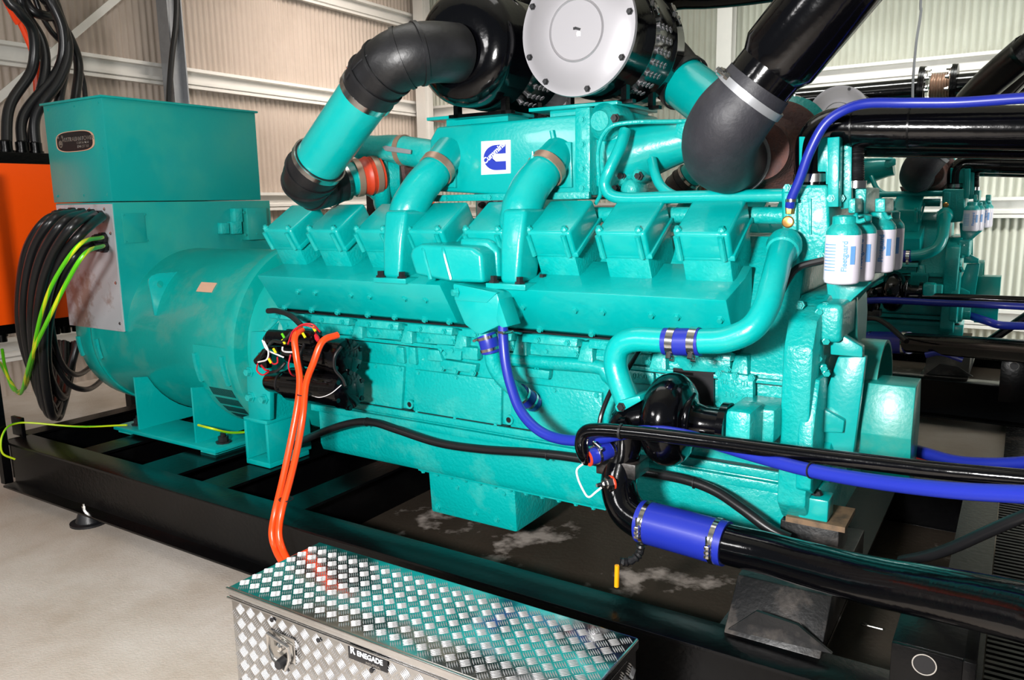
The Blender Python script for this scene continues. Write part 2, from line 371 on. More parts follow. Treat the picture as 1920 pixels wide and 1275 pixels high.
# upright post at far left
tag(obj('upright_post', tube([P(14, 905, y=2.235)+V((0, 0, -.0)), P(14, 905, y=2.235)+V((-.02, 0, 1.9))], .035, 4, 1, smooth=False), BLACKS), 'black square upright at the left end of the base frame', 'post')

# ================================================================== alternator
CY, CZ = 3.3, .95
alt = thing('alternator', (-4.3, CY, .36), 'teal barrel alternator with tall terminal box left of the nearest engine', 'alternator', 'teal alternators')
obj('barrel', lathe((-5.0, CY, CZ), XP, [(0, .48), (.0, .535), (.02, .54), (.02, .53), (.85, .53), (.86, .535), (1.3, .535), (1.38, .545), (1.40, .585), (1.44, .59), (1.47, .585), (1.475, .56), (1.475, .1)], 96), TEALD, alt, smooth=30)
obj('end_cover', lathe((-5.0, CY, CZ), (-1, 0, 0), [(0, .53), (.02, .54), (.18, .53), (.24, .49), (.26, .42), (.26, 0)], 64), TEALD, alt)
bm = nb()
for x in (-4.522, -3.962):
    arc = [(CY+.535*math.sin(a), CZ-.535*math.cos(a)) for a in [math.radians(v) for v in range(-64, 65, 8)]]
    add_prism(bm, [V((x, q, r)) for q, r in [(2.733, .395), (2.733, .728)]+arc+[(3.867, .728), (3.867, .395)]], (.014, 0, 0))
obj_each('foot_gusset', bm, TEAL, alt)
for s in (0, 1):
    y0 = 2.70 if s == 0 else 3.60
    obj('foot_plate', box((-4.74, y0, .375), (-3.74, y0+.30, .398)), TEAL, alt, bevel=.003)
bm = nb()
for x in (-4.72, -3.9):
    for y in (2.72, 3.64): add_box(bm, (x, y, .356), (x+.13, y+.22, .376))
obj_each('foot_shim', bm, TEALC, alt)
for x, y in ((-4.62, 2.80), (-3.82, 2.82)): obj('anchor_bolt', lathe((x, y, .397), ZP, [(0, .045), (.01, .045), (.012, .03), (.04, .03), (.04, .016), (.06, .016)], 8), RUB, alt)
# lifting lug
lug = obj('lifting_lug', yz([(2.791, 1.113), (2.773, 1.313), (2.778, 1.335), (2.794, 1.352), (2.837, 1.363), (3.06, 1.36), (3.06, 1.2)], -4.34, -4.325), TEAL, alt, bevel=.003)
obj('lug_hole', lathe((-4.3245, 2.841, 1.297), XP, [(0, .021), (.001, .021)], 20), TEALD, lug)
# louver screen wrapped round the barrel with dark slots
def patch(x0, x1, a0, a1, r0, r1, n=10):
    bm = nb(); pr = []
    for i in range(n+1):
        a = math.radians(a0+(a1-a0)*i/n); pr.append((CY-math.cos(a)*r1, CZ+math.sin(a)*r1))
    for i in range(n, -1, -1):
        a = math.radians(a0+(a1-a0)*i/n); pr.append((CY-math.cos(a)*r0, CZ+math.sin(a)*r0))
    add_prism(bm, [V((x0, p, q)) for p, q in pr], (x1-x0, 0, 0)); return bm
lv = obj('vent_screen', patch(-3.94, -3.64, -64, 3, .535, .545, 20), TEALD, alt)
bm = nb()
for row in range(5):
    for k in range(17):
        x = -3.885+k*.012; b2 = patch(x, x+.007, -24-row*8, -30-row*8, .5455, .5465, 2)
        me = bpy.data.meshes.new('t'); b2.to_mesh(me); b2.free(); bm.from_mesh(me); bpy.data.meshes.remove(me)
obj('vent_slot', bm, INK, lv)['kind'] = 'stuff'
for x in (-3.92, -3.68):
    obj('latch', patch(x-.012, x+.012, -20, -2, .545, .56, 4), TEALC, lv)
for x in (-5.14, -4.93): obj('latch', patch(x-.012, x+.012, -16, -2, .535, .552, 4), TEALC, alt)
obj('rating_label', patch(-4.02, -3.88, 36, 43, .536, .538, 3), PINK, alt)['label'] = 'small faded pinkish rating label'
# terminal box
up_ = obj('terminal_box_top', box((-5.25, 2.76, 1.79), (-4.6, 3.87, 2.39)), TEALB, alt, bevel=.004)
obj('lid', box((-5.265, 2.745, 2.388), (-4.585, 3.885, 2.402)), TEALB, up_, bevel=.003)
low = obj('terminal_box_lower', box((-5.24, 2.765, 1.0), (-4.603, 3.95, 1.785)), TEALB, alt, bevel=.004)
obj('gland_plate', box((-5.22, 2.755, 1.0), (-4.61, 2.766, 1.775)), GLAND, low)['label'] = 'scratched bare aluminium gland plate'
bolts(up_, [V((x, 2.76, z)) for x in (-5.2, -4.9, -4.64) for z in (1.83, 2.36)]+[V((-4.64, 2.76, 2.1))], YM, .006, .004, TEALB)
bolts(low, [V((x, 2.755, 1.745)) for x in (-5.17, -5.0, -4.84, -4.68)]+[V((-4.64, 2.755, z)) for z in (1.6, 1.3, 1.05)], YM, .008, .005, STEEL)
# badge
bc = P(141, 265, y=2.758); bm = nb(); pts = []
for k in range(40):
    a = 2*PI*k/40; cx_, sx_ = math.cos(a), math.sin(a)
    pts.append(bc+V((.215*math.copysign(abs(cx_)**.6, cx_)*.98, 0, .062*math.copysign(abs(sx_)**.6, sx_))))
add_prism(bm, pts, (0, -.004, 0)); bd = obj('badge', bm, PINK, up_); bd['label'] = 'oval black badge with pale rim and lettering'
bm = nb(); add_prism(bm, [bc+(p-bc)*.93+V((0, -.004, 0)) for p in pts], (0, -.002, 0)); obj('badge_face', bm, INK, bd)
text('badge_lettering', 'AUSTRALIAN POWER', .036, bc+V((.04, -.0065, .012)), XP, ZP, STEEL, bd)
text('badge_lettering', 'CORPORATION', .018, bc+V((.09, -.0065, -.012)), XP, ZP, STEEL, bd)
text('badge_lettering', '1800 287 768', .023, bc+V((.09, -.0065, -.034)), XP, ZP, STEEL, bd)
bm = nb(); cc = bc+V((-.155, -.0065, -.010)); ringmesh(bm, cc, YM, .014, .022, .001); add_box(bm, cc+V((-.012, -.0005, -.006)), cc+V((.012, .0005, .012)))
add_box(bm, cc+V((-.03, -.0005, .035)), cc+V((-.018, .0005, .05))); add_box(bm, cc+V((.018, -.0005, .035)), cc+V((.03, .0005, .05))); obj('badge_emblem', bm, STEEL, bd)
# fittings on the side
def sidebox(name, q0, q1, d, m=TEALB, par=low, bev=.004):
    a = P(*q0, x=-4.6); b = P(*q1, x=-4.6); return obj(name, box((-4.605, a.y, b.z), (-4.6+d, b.y, a.z)), m, par, bevel=bev)
sb_ = sidebox('junction_box', (450, 390), (491, 448), .07); a = P(450, 390, x=-4.53); b = P(489, 447, x=-4.53)
bolts(sb_, [V((-4.53, y, z)) for y in (a.y+.03, b.y-.03) for z in (a.z-.03, b.z+.03)], XP, .007, .005, TEALB)
sidebox('relay_socket', (431, 391), (447, 416), .05, TEALC); sidebox('relay_socket', (426, 416), (446, 438), .05, TEALC); sidebox('conduit_plug', (408, 418), (424, 438), .04, TEALC)
bm = nb(); a = P(228, 400, x=-4.6); b = P(276, 454, x=-4.6)
add_box(bm, (-4.604, a.y, b.z), (-4.598, b.y, a.z)); obj('blanking_panel', bm, TEALB, low, bevel=.002)
bolts(low, [V((-4.6, y, z)) for y in (a.y+.01, b.y) for z in (a.z-.01, b.z+.01)], XP, .006, .006, TEALB)
# cable glands on the plate
for i, q in enumerate([(122, 402), (140, 400), (158, 401), (176, 403), (191, 406), (197, 447), (199, 462), (150, 455), (170, 460)]):
    p = P(*q, y=2.757); obj('cable_gland', lathe(p, YM, [(0, .038), (.03, .038), (.03, .03), (.06, .03), (.06, .026), (.075, .024)], 10), RUB, low)

# black output cables: arc from the gland plate down and back to the cabinet
n = 0
wh = ['outermost loop on the left', 'second from the outside of the bundle', 'crossing the middle of the bundle', 'inner loop passing nearest the gland plate', 'straight inner fall beside the earth cables', 'back fall ending lowest of all', 'short inner loop under the orange cabinet', 'loop swinging right towards the alternator', 'low loop reaching furthest right below the alternator']
paths = [[(122, 402, 2.68), (85, 415, 2.5), (50, 470, 2.45), (36, 560, 2.5), (42, 640, 2.6), (70, 720, 2.7), (95, 745, 2.8), (104, 700, 2.95), (105, 645, 3.05)],
         [(140, 400, 2.68), (100, 412, 2.45), (62, 470, 2.4), (45, 560, 2.42), (50, 640, 2.5), (75, 740, 2.62), (105, 765, 2.75), (122, 710, 2.9), (124, 642, 3.0)],
         [(158, 401, 2.68), (118, 418, 2.42), (78, 480, 2.38), (60, 560, 2.4), (62, 650, 2.5), (80, 755, 2.6), (100, 765, 2.7), (112, 720, 2.85), (110, 642, 3.05)],
         [(176, 403, 2.68), (140, 420, 2.42), (98, 480, 2.38), (74, 560, 2.4), (70, 650, 2.5), (84, 755, 2.6), (98, 778, 2.7), (106, 740, 2.85), (108, 642, 3.1)],
         [(191, 406, 2.68), (150, 440, 2.45), (108, 500, 2.42), (85, 580, 2.45), (82, 680, 2.5), (95, 770, 2.6), (106, 775, 2.7), (118, 720, 2.9), (120, 642, 3.1)],
         [(150, 455, 2.68), (120, 475, 2.5), (92, 540, 2.5), (76, 620, 2.55), (78, 700, 2.6), (105, 780, 2.7), (118, 760, 2.8), (132, 700, 2.95), (140, 642, 3.05)],
         [(170, 460, 2.68), (140, 480, 2.5), (108, 540, 2.5), (90, 620, 2.55), (92, 700, 2.6), (118, 745, 2.75), (130, 700, 2.9), (146, 640, 3.0)],
         [(95, 560, 2.62), (98, 620, 2.62), (115, 680, 2.72), (140, 702, 2.85), (165, 692, 3.1), (195, 660, 3.5)],
         [(92, 600, 2.66), (98, 665, 2.66), (125, 715, 2.78), (155, 730, 2.9), (180, 722, 3.1), (210, 690, 3.5)]]
for i, pts in enumerate(paths):
    tag(obj('output_cable', tube(tp(pts), .027 if i < 7 else .019, 12, 8), CAB), 'black output cable left of alternator, ' + wh[i], 'cable', 'black output cables hanging left of the alternator')
tag(obj('earth_cable', tube(tp([(192, 445, 2.66), (150, 458, 2.36), (105, 520, 2.32), (80, 580, 2.34), (66, 640, 2.4), (58, 690, 2.5), (46, 728, 2.6), (25, 730, 2.7), (10, 690, 2.8), (4, 655, 2.85)]), .0115, 10, 8), EARTH), 'green-yellow earth cable entering the upper of the two lower glands', 'cable')
tag(obj('earth_cable', tube(tp([(194, 461, 2.66), (160, 475, 2.34), (125, 530, 2.3), (90, 600, 2.3), (62, 660, 2.36), (50, 700, 2.45), (38, 738, 2.6), (20, 715, 2.75), (0, 680, 2.85)]), .0115, 10, 8), EARTH), 'green-yellow earth cable crossing in front of the other one', 'cable')
tag(obj('frame_earth_wire', tube(tp([(28, 861, 2.26), (5, 850, 2.2), (2, 825, 2.2), (12, 803, 2.25), (30, 794, 2.32), (60, 793, 2.4), (150, 800, 2.6), (238, 797, 2.72)]), .006, 8, 8), EARTHY), 'thin yellow-green earth wire from alternator foot to frame end', 'cable')
tag(obj('frame_earth_wire', tube(tp([(372, 797, 2.72), (395, 803, 2.70), (430, 811, 2.8), (462, 810, 2.9)]), .007, 8, 8), EARTHY), 'short yellow-green earth wire from foot gusset towards the engine', 'cable')
# ================================================================== diesel engine
eng = thing('diesel_engine', (-2.0, CY, .36), 'large teal V-type diesel engine filling the middle, nearest the viewer', 'engine', 'teal diesel engines')
# crankcase, sump, flywheel housing
obj('crankcase', yz([(2.86, .76), (2.86, 1.12), (2.93, 1.22), (3.02, 1.46), (3.14, 1.60), (3.46, 1.60), (3.58, 1.46), (3.67, 1.22), (3.74, 1.12), (3.74, .76)], -3.32, -.67), TEALC, eng, bevel=.006)
obj('flywheel_housing', lathe((-3.53, CY, CZ), XP, [(0, .1), (0, .50), (.03, .52), (.2, .50), (.235, .46), (.235, .1)], 48), TEALD, eng)
sump = obj('sump', yz([(2.88, .46), (2.865, .50), (2.865, .72), (3.735, .72), (3.735, .50), (3.72, .46)], -3.07, -.54), TEALC, eng, bevel=.006)
obj('sump_well', yz([(2.92, .235), (2.905, .46), (3.695, .46), (3.68, .235)], -2.375, -1.87), TEALC, sump, bevel=.012)
bm = nb(); add_box(bm, (-3.2, 2.825, .735), (-.66, 3.775, .765)); add_box(bm, (-3.1, 2.84, .68), (-.60, 3.76, .715)); obj('sump_rail', bm, TEALC, sump, bevel=.003)
obj('sump_flange', box((-2.42, 2.885, .452), (-1.4, 3.715, .464)), TEALC, sump, bevel=.002)
bolts(sump, [V((-2.40+.085*k, 2.90, .452)) for k in range(13)], (0, 0, -1), .010, .012, TEALC)
bolts(sump, [V((-2.33, 2.915, .27)), V((-2.1, 2.915, .29)), V((-1.98, 2.915, .28)), V((-2.2, 2.91, .40)), V((-1.93, 2.91, .42))], YM, .012, .008, TEALC)
# mount leg beside alternator ring: hollow welded box
bm = nb(); a, b = -3.50, -3.31
add_box(bm, (a, 2.72, .357), (b, 3.0, .385)); add_box(bm, (a, 2.72, .385), (a+.02, 3.0, .60)); add_box(bm, (b-.02, 2.72, .385), (b, 3.02, .60)); add_box(bm, (a+.02, 2.97, .385), (b-.02, 3.0, .60))
add_box(bm, (a, 2.72, .60), (b, 3.0, .62)); leg = obj('mount_leg', bm, TEAL, eng, bevel=.003)
obj('leg_plate', py_([(463, 722), (463, 690), (470, 688), (470, 622), (500, 622), (502, 700), (506, 722), (506, 788), (467, 786)], 2.722, .03), TEAL, leg, bevel=.003)
obj('leg_web', yz([(2.74, .62), (2.74, 1.06), (2.95, 1.20), (3.1, 1.2), (3.1, .62)], -3.335, -3.315), TEALC, leg)
bolts(leg, [P(469, 697, y=2.722), P(472, 744, y=2.722), P(497, 748, y=2.722)], YM, .020, .03, TEALC)
obj('anchor_bolt', lathe((-3.38, 2.80, .384), ZP, [(0, .03), (.012, .03), (.02, .02)], 8), RUB, leg)
obj('gusset_rib', tube([P(497, 622, y=2.78), P(534, 586, y=2.9)], .012, 8, 1, smooth=False), TEALC, eng)

# manifold galleries along the bank
gp = [(2.68, 1.402), (2.80, 1.222), (2.90, 1.19), (3.02, 1.22), (2.98, 1.50), (2.9, 1.46)]
def gallery(x0, x1):
    bm = nb(); add_prism(bm, [V((x0, a, b)) for a, b in gp], (x1-x0, 0, 0)); return obj('side_gallery', bm, TEAL, eng, bevel=.007)
gl = gallery(-3.26, -2.09); gr = gallery(-1.93, -.845)
nn = (0, -.83, -.55)
def gface(x, u): return V((x, 2.68+.12*u, 1.402-.18*u))
bolts(gl, [gface(x, .42) for x in (-3.02, -2.9, -2.66, -2.54, -2.33, -2.21)], nn, .011, .012, TEALC)
bolts(gr, [gface(x, .42) for x in (-1.84, -1.7, -1.46, -1.34, -1.14, -1.04, -.88)], nn, .011, .012, TEALC)
bolts(gl, [gface(x, .97) for x in (-3.2, -3.0, -2.82, -2.62, -2.45, -2.27, -2.13)], nn, .012, .014, TEALC)
bolts(gr, [gface(x, .97) for x in (-1.86, -1.66, -1.42, -1.22, -1.02, -.88)], nn, .012, .014, TEALC)

bm = nb(); add_box(bm, (-3.25, 2.812, 1.203), (-.86, 2.9, 1.209)); obj('seam_shade', bm, INK, eng)  # black strip stands in for shade in the gap under the galleries
bm = nb(); add_box(bm, (-3.22, 2.852, 1.079), (-.68, 2.87, 1.0845)); obj('seam_shade', bm, INK, eng)  # shade line below the cam rail, drawn as a black strip
bm = nb(); add_box(bm, (-3.18, 2.835, .7655), (-.67, 2.87, .769)); obj('seam_shade', bm, INK, eng)  # shade line above the sump rail, drawn as a black strip
# cylinder heads and rocker covers, eight along this bank
X0R = [-3.275+.315*i for i in range(8)]
def head(x, i):
    w_ = .205
    h = obj('cylinder_head', yz([(2.815, 1.53), (3.03, 1.665), (3.12, 1.45), (2.92, 1.40), (2.86, 1.44)], x+.012, x+w_-.012), TEALC, eng, bevel=.006)
    rc = obj('rocker_cover', yz([(2.75, 1.627), (2.955, 1.754), (3.015, 1.655), (2.808, 1.528)], x, x+w_), TEAL, eng, bevel=.014, seg=3)
    fl = obj('cover_flange', yz([(2.80, 1.545), (3.012, 1.678), (3.022, 1.660), (2.81, 1.525)], x-.008, x+w_+.008), TEAL, rc, bevel=.004)
    n1 = (0, -.85, -.3)
    bm = nb()
    for xx in (x+.012, x+w_-.03):
        add_tube(bm, [V((xx, 2.752, 1.615)), V((xx, 2.803, 1.53))], .012, 10, 1, smooth=False)
        add_lathe(bm, V((xx, 2.765, 1.635)), (0, -.527, .85), [(-.01, .016), (.006, .016), (.012, .01), (.018, .009)], 8)
    obj_each('cover_stud', bm, TEALC, rc)
    return rc
rcs = [head(x, i) for i, x in enumerate(X0R)]
# push-rod castings under each head, stepped
for i, x in enumerate(X0R):
    bm = nb()
    add_prism(bm, [V((x-.05, y, z)) for y, z in [(2.80, 1.20), (2.79, 1.165), (2.835, 1.16), (2.9, 1.17)]], (.262, 0, 0))
    add_prism(bm, [V((x-.03, 2.83, 1.16)), V((x+.20, 2.83, 1.16)), V((x+.20, 2.83, 1.112)), V((x+.02, 2.83, 1.105)), V((x+.0, 2.83, 1.125))], (0, .08, 0))
    add_prism(bm, [V((x+.21, 2.845, 1.18)), V((x+.255, 2.845, 1.18)), V((x+.27, 2.82, 1.10)), V((x+.20, 2.82, 1.10))], (0, .08, 0))
    cf = obj_each('cam_follower_housing', bm, TEALC, eng, bevel=.004)[0]
    bolts(cf, [V((x+.03, 2.79, 1.178)), V((x+.17, 2.79, 1.178)), V((x+.05, 2.83, 1.128)), V((x+.19, 2.83, 1.128))], YM, .010, .010, TEALC)
obj('cam_rail', box((-3.25, 2.838, 1.085), (-.68, 2.87, 1.102)), TEALC, eng, bevel=.003)

# inspection covers on the block side
def icover(q, name='inspection_cover', d=.018, y=2.842, nb_=True):
    o = obj(name, py_(q, y, d+.006), TEALC, eng, bevel=.004)
    if nb_:
        w4 = [P(a, b, y=y) for a, b in q[:4]]; c = sum(w4, V())/4; pts = []
        for k in range(4):
            a = w4[k].lerp(c, .1); b = w4[(k+1) % 4].lerp(c, .1)
            pts += [a, a.lerp(b, .5)] if k % 2 == 0 else [a]
        bolts(o, pts, YM, .010, .008, TEALC)
    return o
icover([(655, 676), (757, 688), (752, 775), (650, 757)]); icover([(777, 693), (940, 713), (939, 803), (775, 776)]); icover([(958, 716), (1128, 737), (1128, 845), (957, 812)])
bm = nb()
def addpy(bm, q, y, d): add_prism(bm, [P(a, b, y=y) for a, b in q], (0, d, 0))
for q, y, d in [([(742, 650), (756, 652), (758, 682), (744, 680)], 2.84, .03), ([(764, 650), (778, 652), (780, 684), (766, 682)], 2.84, .03), ([(798, 655), (822, 657), (830, 678), (800, 676)], 2.82, .05),
                ([(818, 645), (866, 650), (864, 676), (824, 672)], 2.84, .03), ([(824, 674), (893, 684), (890, 700), (824, 692)], 2.828, .04),
                ([(866, 650), (895, 653), (895, 676), (866, 673)], 2.815, .05), ([(985, 690), (1030, 696), (1028, 712), (985, 706)], 2.825, .04)]: addpy(bm, q, y, d)
ob = obj_each('side_boss', bm, TEALC, eng, bevel=.005)[0]
bolts(ob, [P(827, 656, y=2.84), P(848, 657, y=2.84), P(834, 662, y=2.84), P(828, 690, y=2.828), P(854, 695, y=2.828), P(887, 699, y=2.828)], YM, .012, .008, TEALC)
for q in [(769, 758), (955, 787)]:
    bm = nb(); c = P(*q, y=2.838); ringmesh(bm, c, YM, .013, .022, .014); obj('plug_ring', bm, TEALC, eng)
    obj('plug_recess', lathe(c, YM, [(0, .013), (.004, .013)], 16), INK, eng)
text('casting_mark', '8', .055, P(1007, 697, y=2.838), XP, ZP, TEALC, eng, ext=.004)
# oil gallery bulge from centre to pump
obj('oil_gallery', tube(tp([(935, 672, 2.85), (1030, 680, 2.85), (1122, 688, 2.85), (1140, 705, 2.85), (1160, 730, 2.86)]), [.03, .03, .03, .03, .02], 12, 5), TEALC, eng)
# blocks round the pump
icover([(1148, 690), (1225, 700), (1225, 722), (1150, 714)], 'data_plate', .01, 2.83, False)
icover([(1345, 697), (1412, 706), (1412, 766), (1345, 760)], 'pump_bracket', .03, 2.80)
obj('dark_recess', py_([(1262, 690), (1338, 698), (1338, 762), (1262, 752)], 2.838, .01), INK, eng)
for k, (bx, by) in enumerate(((1352, 718), (1354, 742), (1160, 704))):
    text('stamped_text', ['86 25 01', '3 05 22', '1 43 0250'][k], .03, P(bx+25, by, y=2.798 if k < 2 else 2.828), XP, ZP, TEALC, eng, ext=.002)

# round-cornered filler box and drain chute in the centre
ctr = obj('breather_box', py_([(766, 478), (772, 464), (788, 457), (884, 463), (902, 476), (906, 531), (846, 529), (778, 516)], 2.64, .24), TEAL, eng, bevel=.018, seg=4)
for k in (0, 1):
    x = 792+38*k; obj('rib', tube(tp([(x, 461, 2.67), (x+2, 468, 2.645), (x+4, 480, 2.64), (x+16, 524, 2.64)]), .010, 8, 3), TEAL, ctr)
obj('box_hump', py_([(860, 445), (915, 448), (934, 470), (936, 525), (905, 531), (860, 520)], 2.74, .2), TEAL, eng, bevel=.02, seg=3)
ch = obj('drain_chute', py_([(847, 531), (932, 549), (944, 598), (935, 612), (902, 628), (893, 627), (870, 609), (852, 566)], 2.60, .24), TEAL, eng, bevel=.012)
obj('chute_face', py_([(852, 563), (912, 568), (932, 549), (850, 532)], 2.596, .02), TEAL, ch, bevel=.003)
obj('chute_fin', py_([(934, 560), (952, 613), (938, 615), (930, 600)], 2.58, .1), TEAL, ch, bevel=.004)
bolts(ch, [P(856, 548, y=2.60)], (-.5, -.8, 0), .016, .02, TEALC)
dp = tp([(921, 655, 2.64), (927, 685, 2.65), (945, 712, 2.68), (975, 738, 2.74), (1000, 755, 2.84)])
obj('drain_pipe', tube(dp, .033, 16, 6), TEALC, eng)
hz = tube(tp([(912, 628, 2.63), (916, 640, 2.63), (921, 660, 2.635)]), .041, 20, 4); hzo = obj('blue_hose', hz, BLUE, eng)
clamp(hzo, P(913, 632, y=2.63), P(913, 632, y=2.63)-P(921, 660, y=2.635), .041, .012, screw=(-1, -.3, .1)); clamp(hzo, P(919, 654, y=2.634), P(913, 632, y=2.63)-P(921, 660, y=2.635), .041, .012)
hzo = obj('blue_hose', tube(tp([(972, 735, 2.745), (990, 748, 2.79), (1000, 755, 2.83)]), .040, 20, 4), BLUE, eng)
clamp(hzo, P(978, 740, y=2.758), P(972, 735, y=2.745)-P(1000, 755, y=2.83), .040, .012); clamp(hzo, P(993, 750, y=2.80), P(972, 735, y=2.745)-P(1000, 755, y=2.83), .040, .012)

# intercooler box in the V
ic = obj('intercooler', py_([(805, 262), (818, 238), (1083, 214), (1086, 375), (806, 358)], 3.05, .5), TEAL, eng, bevel=.014, seg=3)
obj('end_flange', box((-1.62, 3.03, 1.77), (-1.55, 3.58, 2.13)), TEALC, ic, bevel=.006)
obj('end_tank', box((-1.56, 3.09, 1.80), (-1.44, 3.52, 2.12)), TEALC, ic, bevel=.02)
obj('face_rib', tube(tp([(1035, 245, 3.045), (1045, 300, 3.045), (1045, 345, 3.045)]), .012, 8, 3), TEAL, ic)
obj('base_rail', box((-2.38, 3.02, 1.755), (-1.55, 3.05, 1.785)), TEALC, ic, bevel=.003)
bolts(ic, [V((x, 3.03, z)) for x in (-1.585,) for z in (2.08, 1.98, 1.88, 1.80)], YM, .012, .010, TEALC)
bolts(ic, [V((x, 3.02, 1.77)) for x in (-2.3, -2.05, -1.82)], YM, .012, .010, TEALC)
for x0, x1 in ((-2.44, -1.98), (-1.87, -1.445)):
    obj('carrier_plate', box((x0, 3.07, 2.135), (x1, 3.50, 2.15)), TEAL, ic, bevel=.002)
    obj('carrier_web', box((x0+.08, 3.12, 2.08), (x1-.03, 3.46, 2.136)), TEAL, ic)
# maker's plate
pl = obj('maker_plate', py_([(902, 265), (957, 262), (957, 325), (902, 328)], 3.046, .006), WPL, ic, bevel=.001); pl['label'] = 'white square plate with blue emblem'
u0 = P(902, 328, y=3.0445); u1 = P(957, 262, y=3.0445)
def lp(a, b): return V((u0.x+(u1.x-u0.x)*a, 3.045, u0.z+(u1.z-u0.z)*b))
pts = [lp(.84, .876)]+[lp(.52-.42*math.sin(a), .50+.376*math.cos(a)) for a in [math.radians(v) for v in range(0, 181, 12)]]+[lp(.84, .124), lp(.84, .385)]
pts += [lp(.51-.11*math.sin(a), .4975-.1125*math.cos(a)) for a in [math.radians(v) for v in range(0, 181, 20)]]+[lp(.84, .61)]
bm = nb(); f_ = bm.faces.new([bm.verts.new(p) for p in pts]); bmesh.ops.triangulate(bm, faces=[f_])
g_ = bmesh.ops.extrude_face_region(bm, geom=bm.faces[:]); bmesh.ops.translate(bm, verts=[v for v in g_['geom'] if isinstance(v, bmesh.types.BMVert)], vec=(0, -.001, 0))
obj('emblem', bm, NAVY, pl)
ang = math.radians(35); cc = lp(.45, .64); dx = V((math.cos(ang), 0, math.sin(ang))); dz = V((-math.sin(ang), 0, math.cos(ang)))
text('emblem_lettering', 'Cummins', .036, cc+V((0, -.0022, 0)), dx, dz, WPL, pl, bold=.0009)

# two crossover elbows from box to gallery
def elbow(pts, rs, cl, fx, sx0, sx1):
    e = obj('intake_elbow', tube([p if isinstance(p, V) else P(p[0], p[1], y=p[2]) for p in pts], rs, 28, 6), TEAL, eng)
    c0, c1 = P(*cl[0][:2], y=cl[0][2]), P(*cl[1][:2], y=cl[1][2]); clamp(e, (c0+c1)/2, c1-c0, cl[2], .035, STAIN)
    obj('elbow_foot', box((fx, 2.665, 1.40), (fx+.19, 2.87, 1.423)), TEAL, e, bevel=.003)
    bm = nb(); lo_ = [(sx0, 2.69), (sx1, 2.69), (sx1+.006, 2.84), (sx0, 2.84)]; md_ = [(sx0-.006, 2.705), (sx1+.008, 2.705), (sx1+.012, 2.885), (sx0-.006, 2.885)]; hi_ = [(sx0-.012, 2.735), (sx1+.014, 2.735), (sx1+.018, 2.92), (sx0-.012, 2.92)]
    R_ = [[bm.verts.new((a, b, z)) for a, b in q] for q, z in ((lo_, 1.42), (md_, 1.58), (hi_, 1.72))]
    bm.faces.new(R_[0]); bm.faces.new(R_[2])
    for r0_, r1_ in ((0, 1), (1, 2)):
        for k in range(4): bm.faces.new((R_[r0_][k], R_[r0_][(k+1) % 4], R_[r1_][(k+1) % 4], R_[r1_][k]))
    obj('elbow_spout', bm, TEAL, e, bevel=.022, seg=4)
    bolts(e, [V((fx+.025, 2.69, 1.425)), V((fx+.150, 2.69, 1.425)), V((fx+.175, 2.83, 1.425))], ZP, .016, .026, RUB)
    q = P(cl[0][0]-35, cl[0][1]-5, y=cl[0][2]-.08) if fx > -2 else None
    if q: obj('sensor_boss', lathe(q, ZP, [(-.03, .014), (.02, .012), (.02, .007), (.035, .007)], 8), TEALC, e)
elbow([(845, 283, 3.08), (818, 318, 2.97), (790, 350, 2.91), (768, 388, 2.86), (754, 425, 2.83), (747, 462, 2.81)], [.078, .078, .082, .086, .078, .05], ((828, 305, 3.0), (812, 326, 2.94), .082), -2.455, -2.424, -2.322)
elbow([(1050, 288, 3.08), (1022, 318, 2.97), (996, 350, 2.91), (979, 388, 2.86), (968, 425, 2.83), (963, 462, 2.81)], [.078, .078, .082, .086, .074, .045], ((1034, 305, 3.0), (1016, 327, 2.94), .082), -1.84, -1.79, -1.70)
for fx in (814, 1032):
    obj('elbow_pad', py_([(fx-5, 268), (fx+38, 266), (fx+40, 352), (fx+14, 352)], 3.035, .02), TEAL, ic, bevel=.004)

# pipework along the top
obj('water_rail', tube(tp([(1060, 402, 3.05), (1200, 403, 3.05), (1330, 403, 3.05), (1472, 404, 3.05)]), .032, 14, 3), TEALC, eng)
obj('crossover_pipe', tube(tp([(1172, 245, 3.02), (1163, 275, 2.98), (1143, 318, 2.95), (1134, 345, 2.95), (1146, 366, 2.95), (1180, 372, 2.95), (1260, 370, 2.95), (1360, 368, 2.95), (1478, 366, 2.95)]), .024, 14, 6), TEAL, eng)
obj('crossover_pipe', tube(tp([(1222, 300, 3.08), (1228, 325, 3.04), (1240, 350, 3.02), (1262, 366, 3.0), (1290, 370, 2.99)]), .02, 14, 6), TEAL, eng)
obj('small_pipe', tube(tp([(1117, 382, 3.0), (1126, 362, 2.98), (1123, 330, 2.97), (1121, 290, 2.97), (1128, 258, 2.97), (1148, 236, 2.97), (1190, 229, 2.99), (1250, 228, 3.05), (1305, 227, 3.1)]), .0085, 10, 6), TEALC, eng)
obj('air_horn', tube(tp([(1165, 300, 3.2), (1200, 285, 3.2), (1250, 271, 3.2), (1290, 262, 3.2), (1312, 257, 3.2)]), [.135, .125, .10, .082, .08], 28, 4), TEAL, eng)
obj('horn_lug', py_([(1268, 232), (1305, 226), (1305, 250), (1280, 262), (1264, 256)], 3.08, .03), TEALC, eng, bevel=.003)
bm = nb()
for q, r in [((1165, 340), .04), ((1165, 362), .035), ((1200, 355), .045), ((1185, 335), .03), ((1215, 330), .03)]:
    add_lathe(bm, P(*q, y=3.22), YM, [(0, r), (.1, r), (.12, r*.8), (.13, r*.4)], 16)
add_box(bm, (-1.46, 3.2, 1.70), (-1.385, 3.4, 1.86)); obj_each('turbo_bracket', bm, TEALC, eng, bevel=.003)
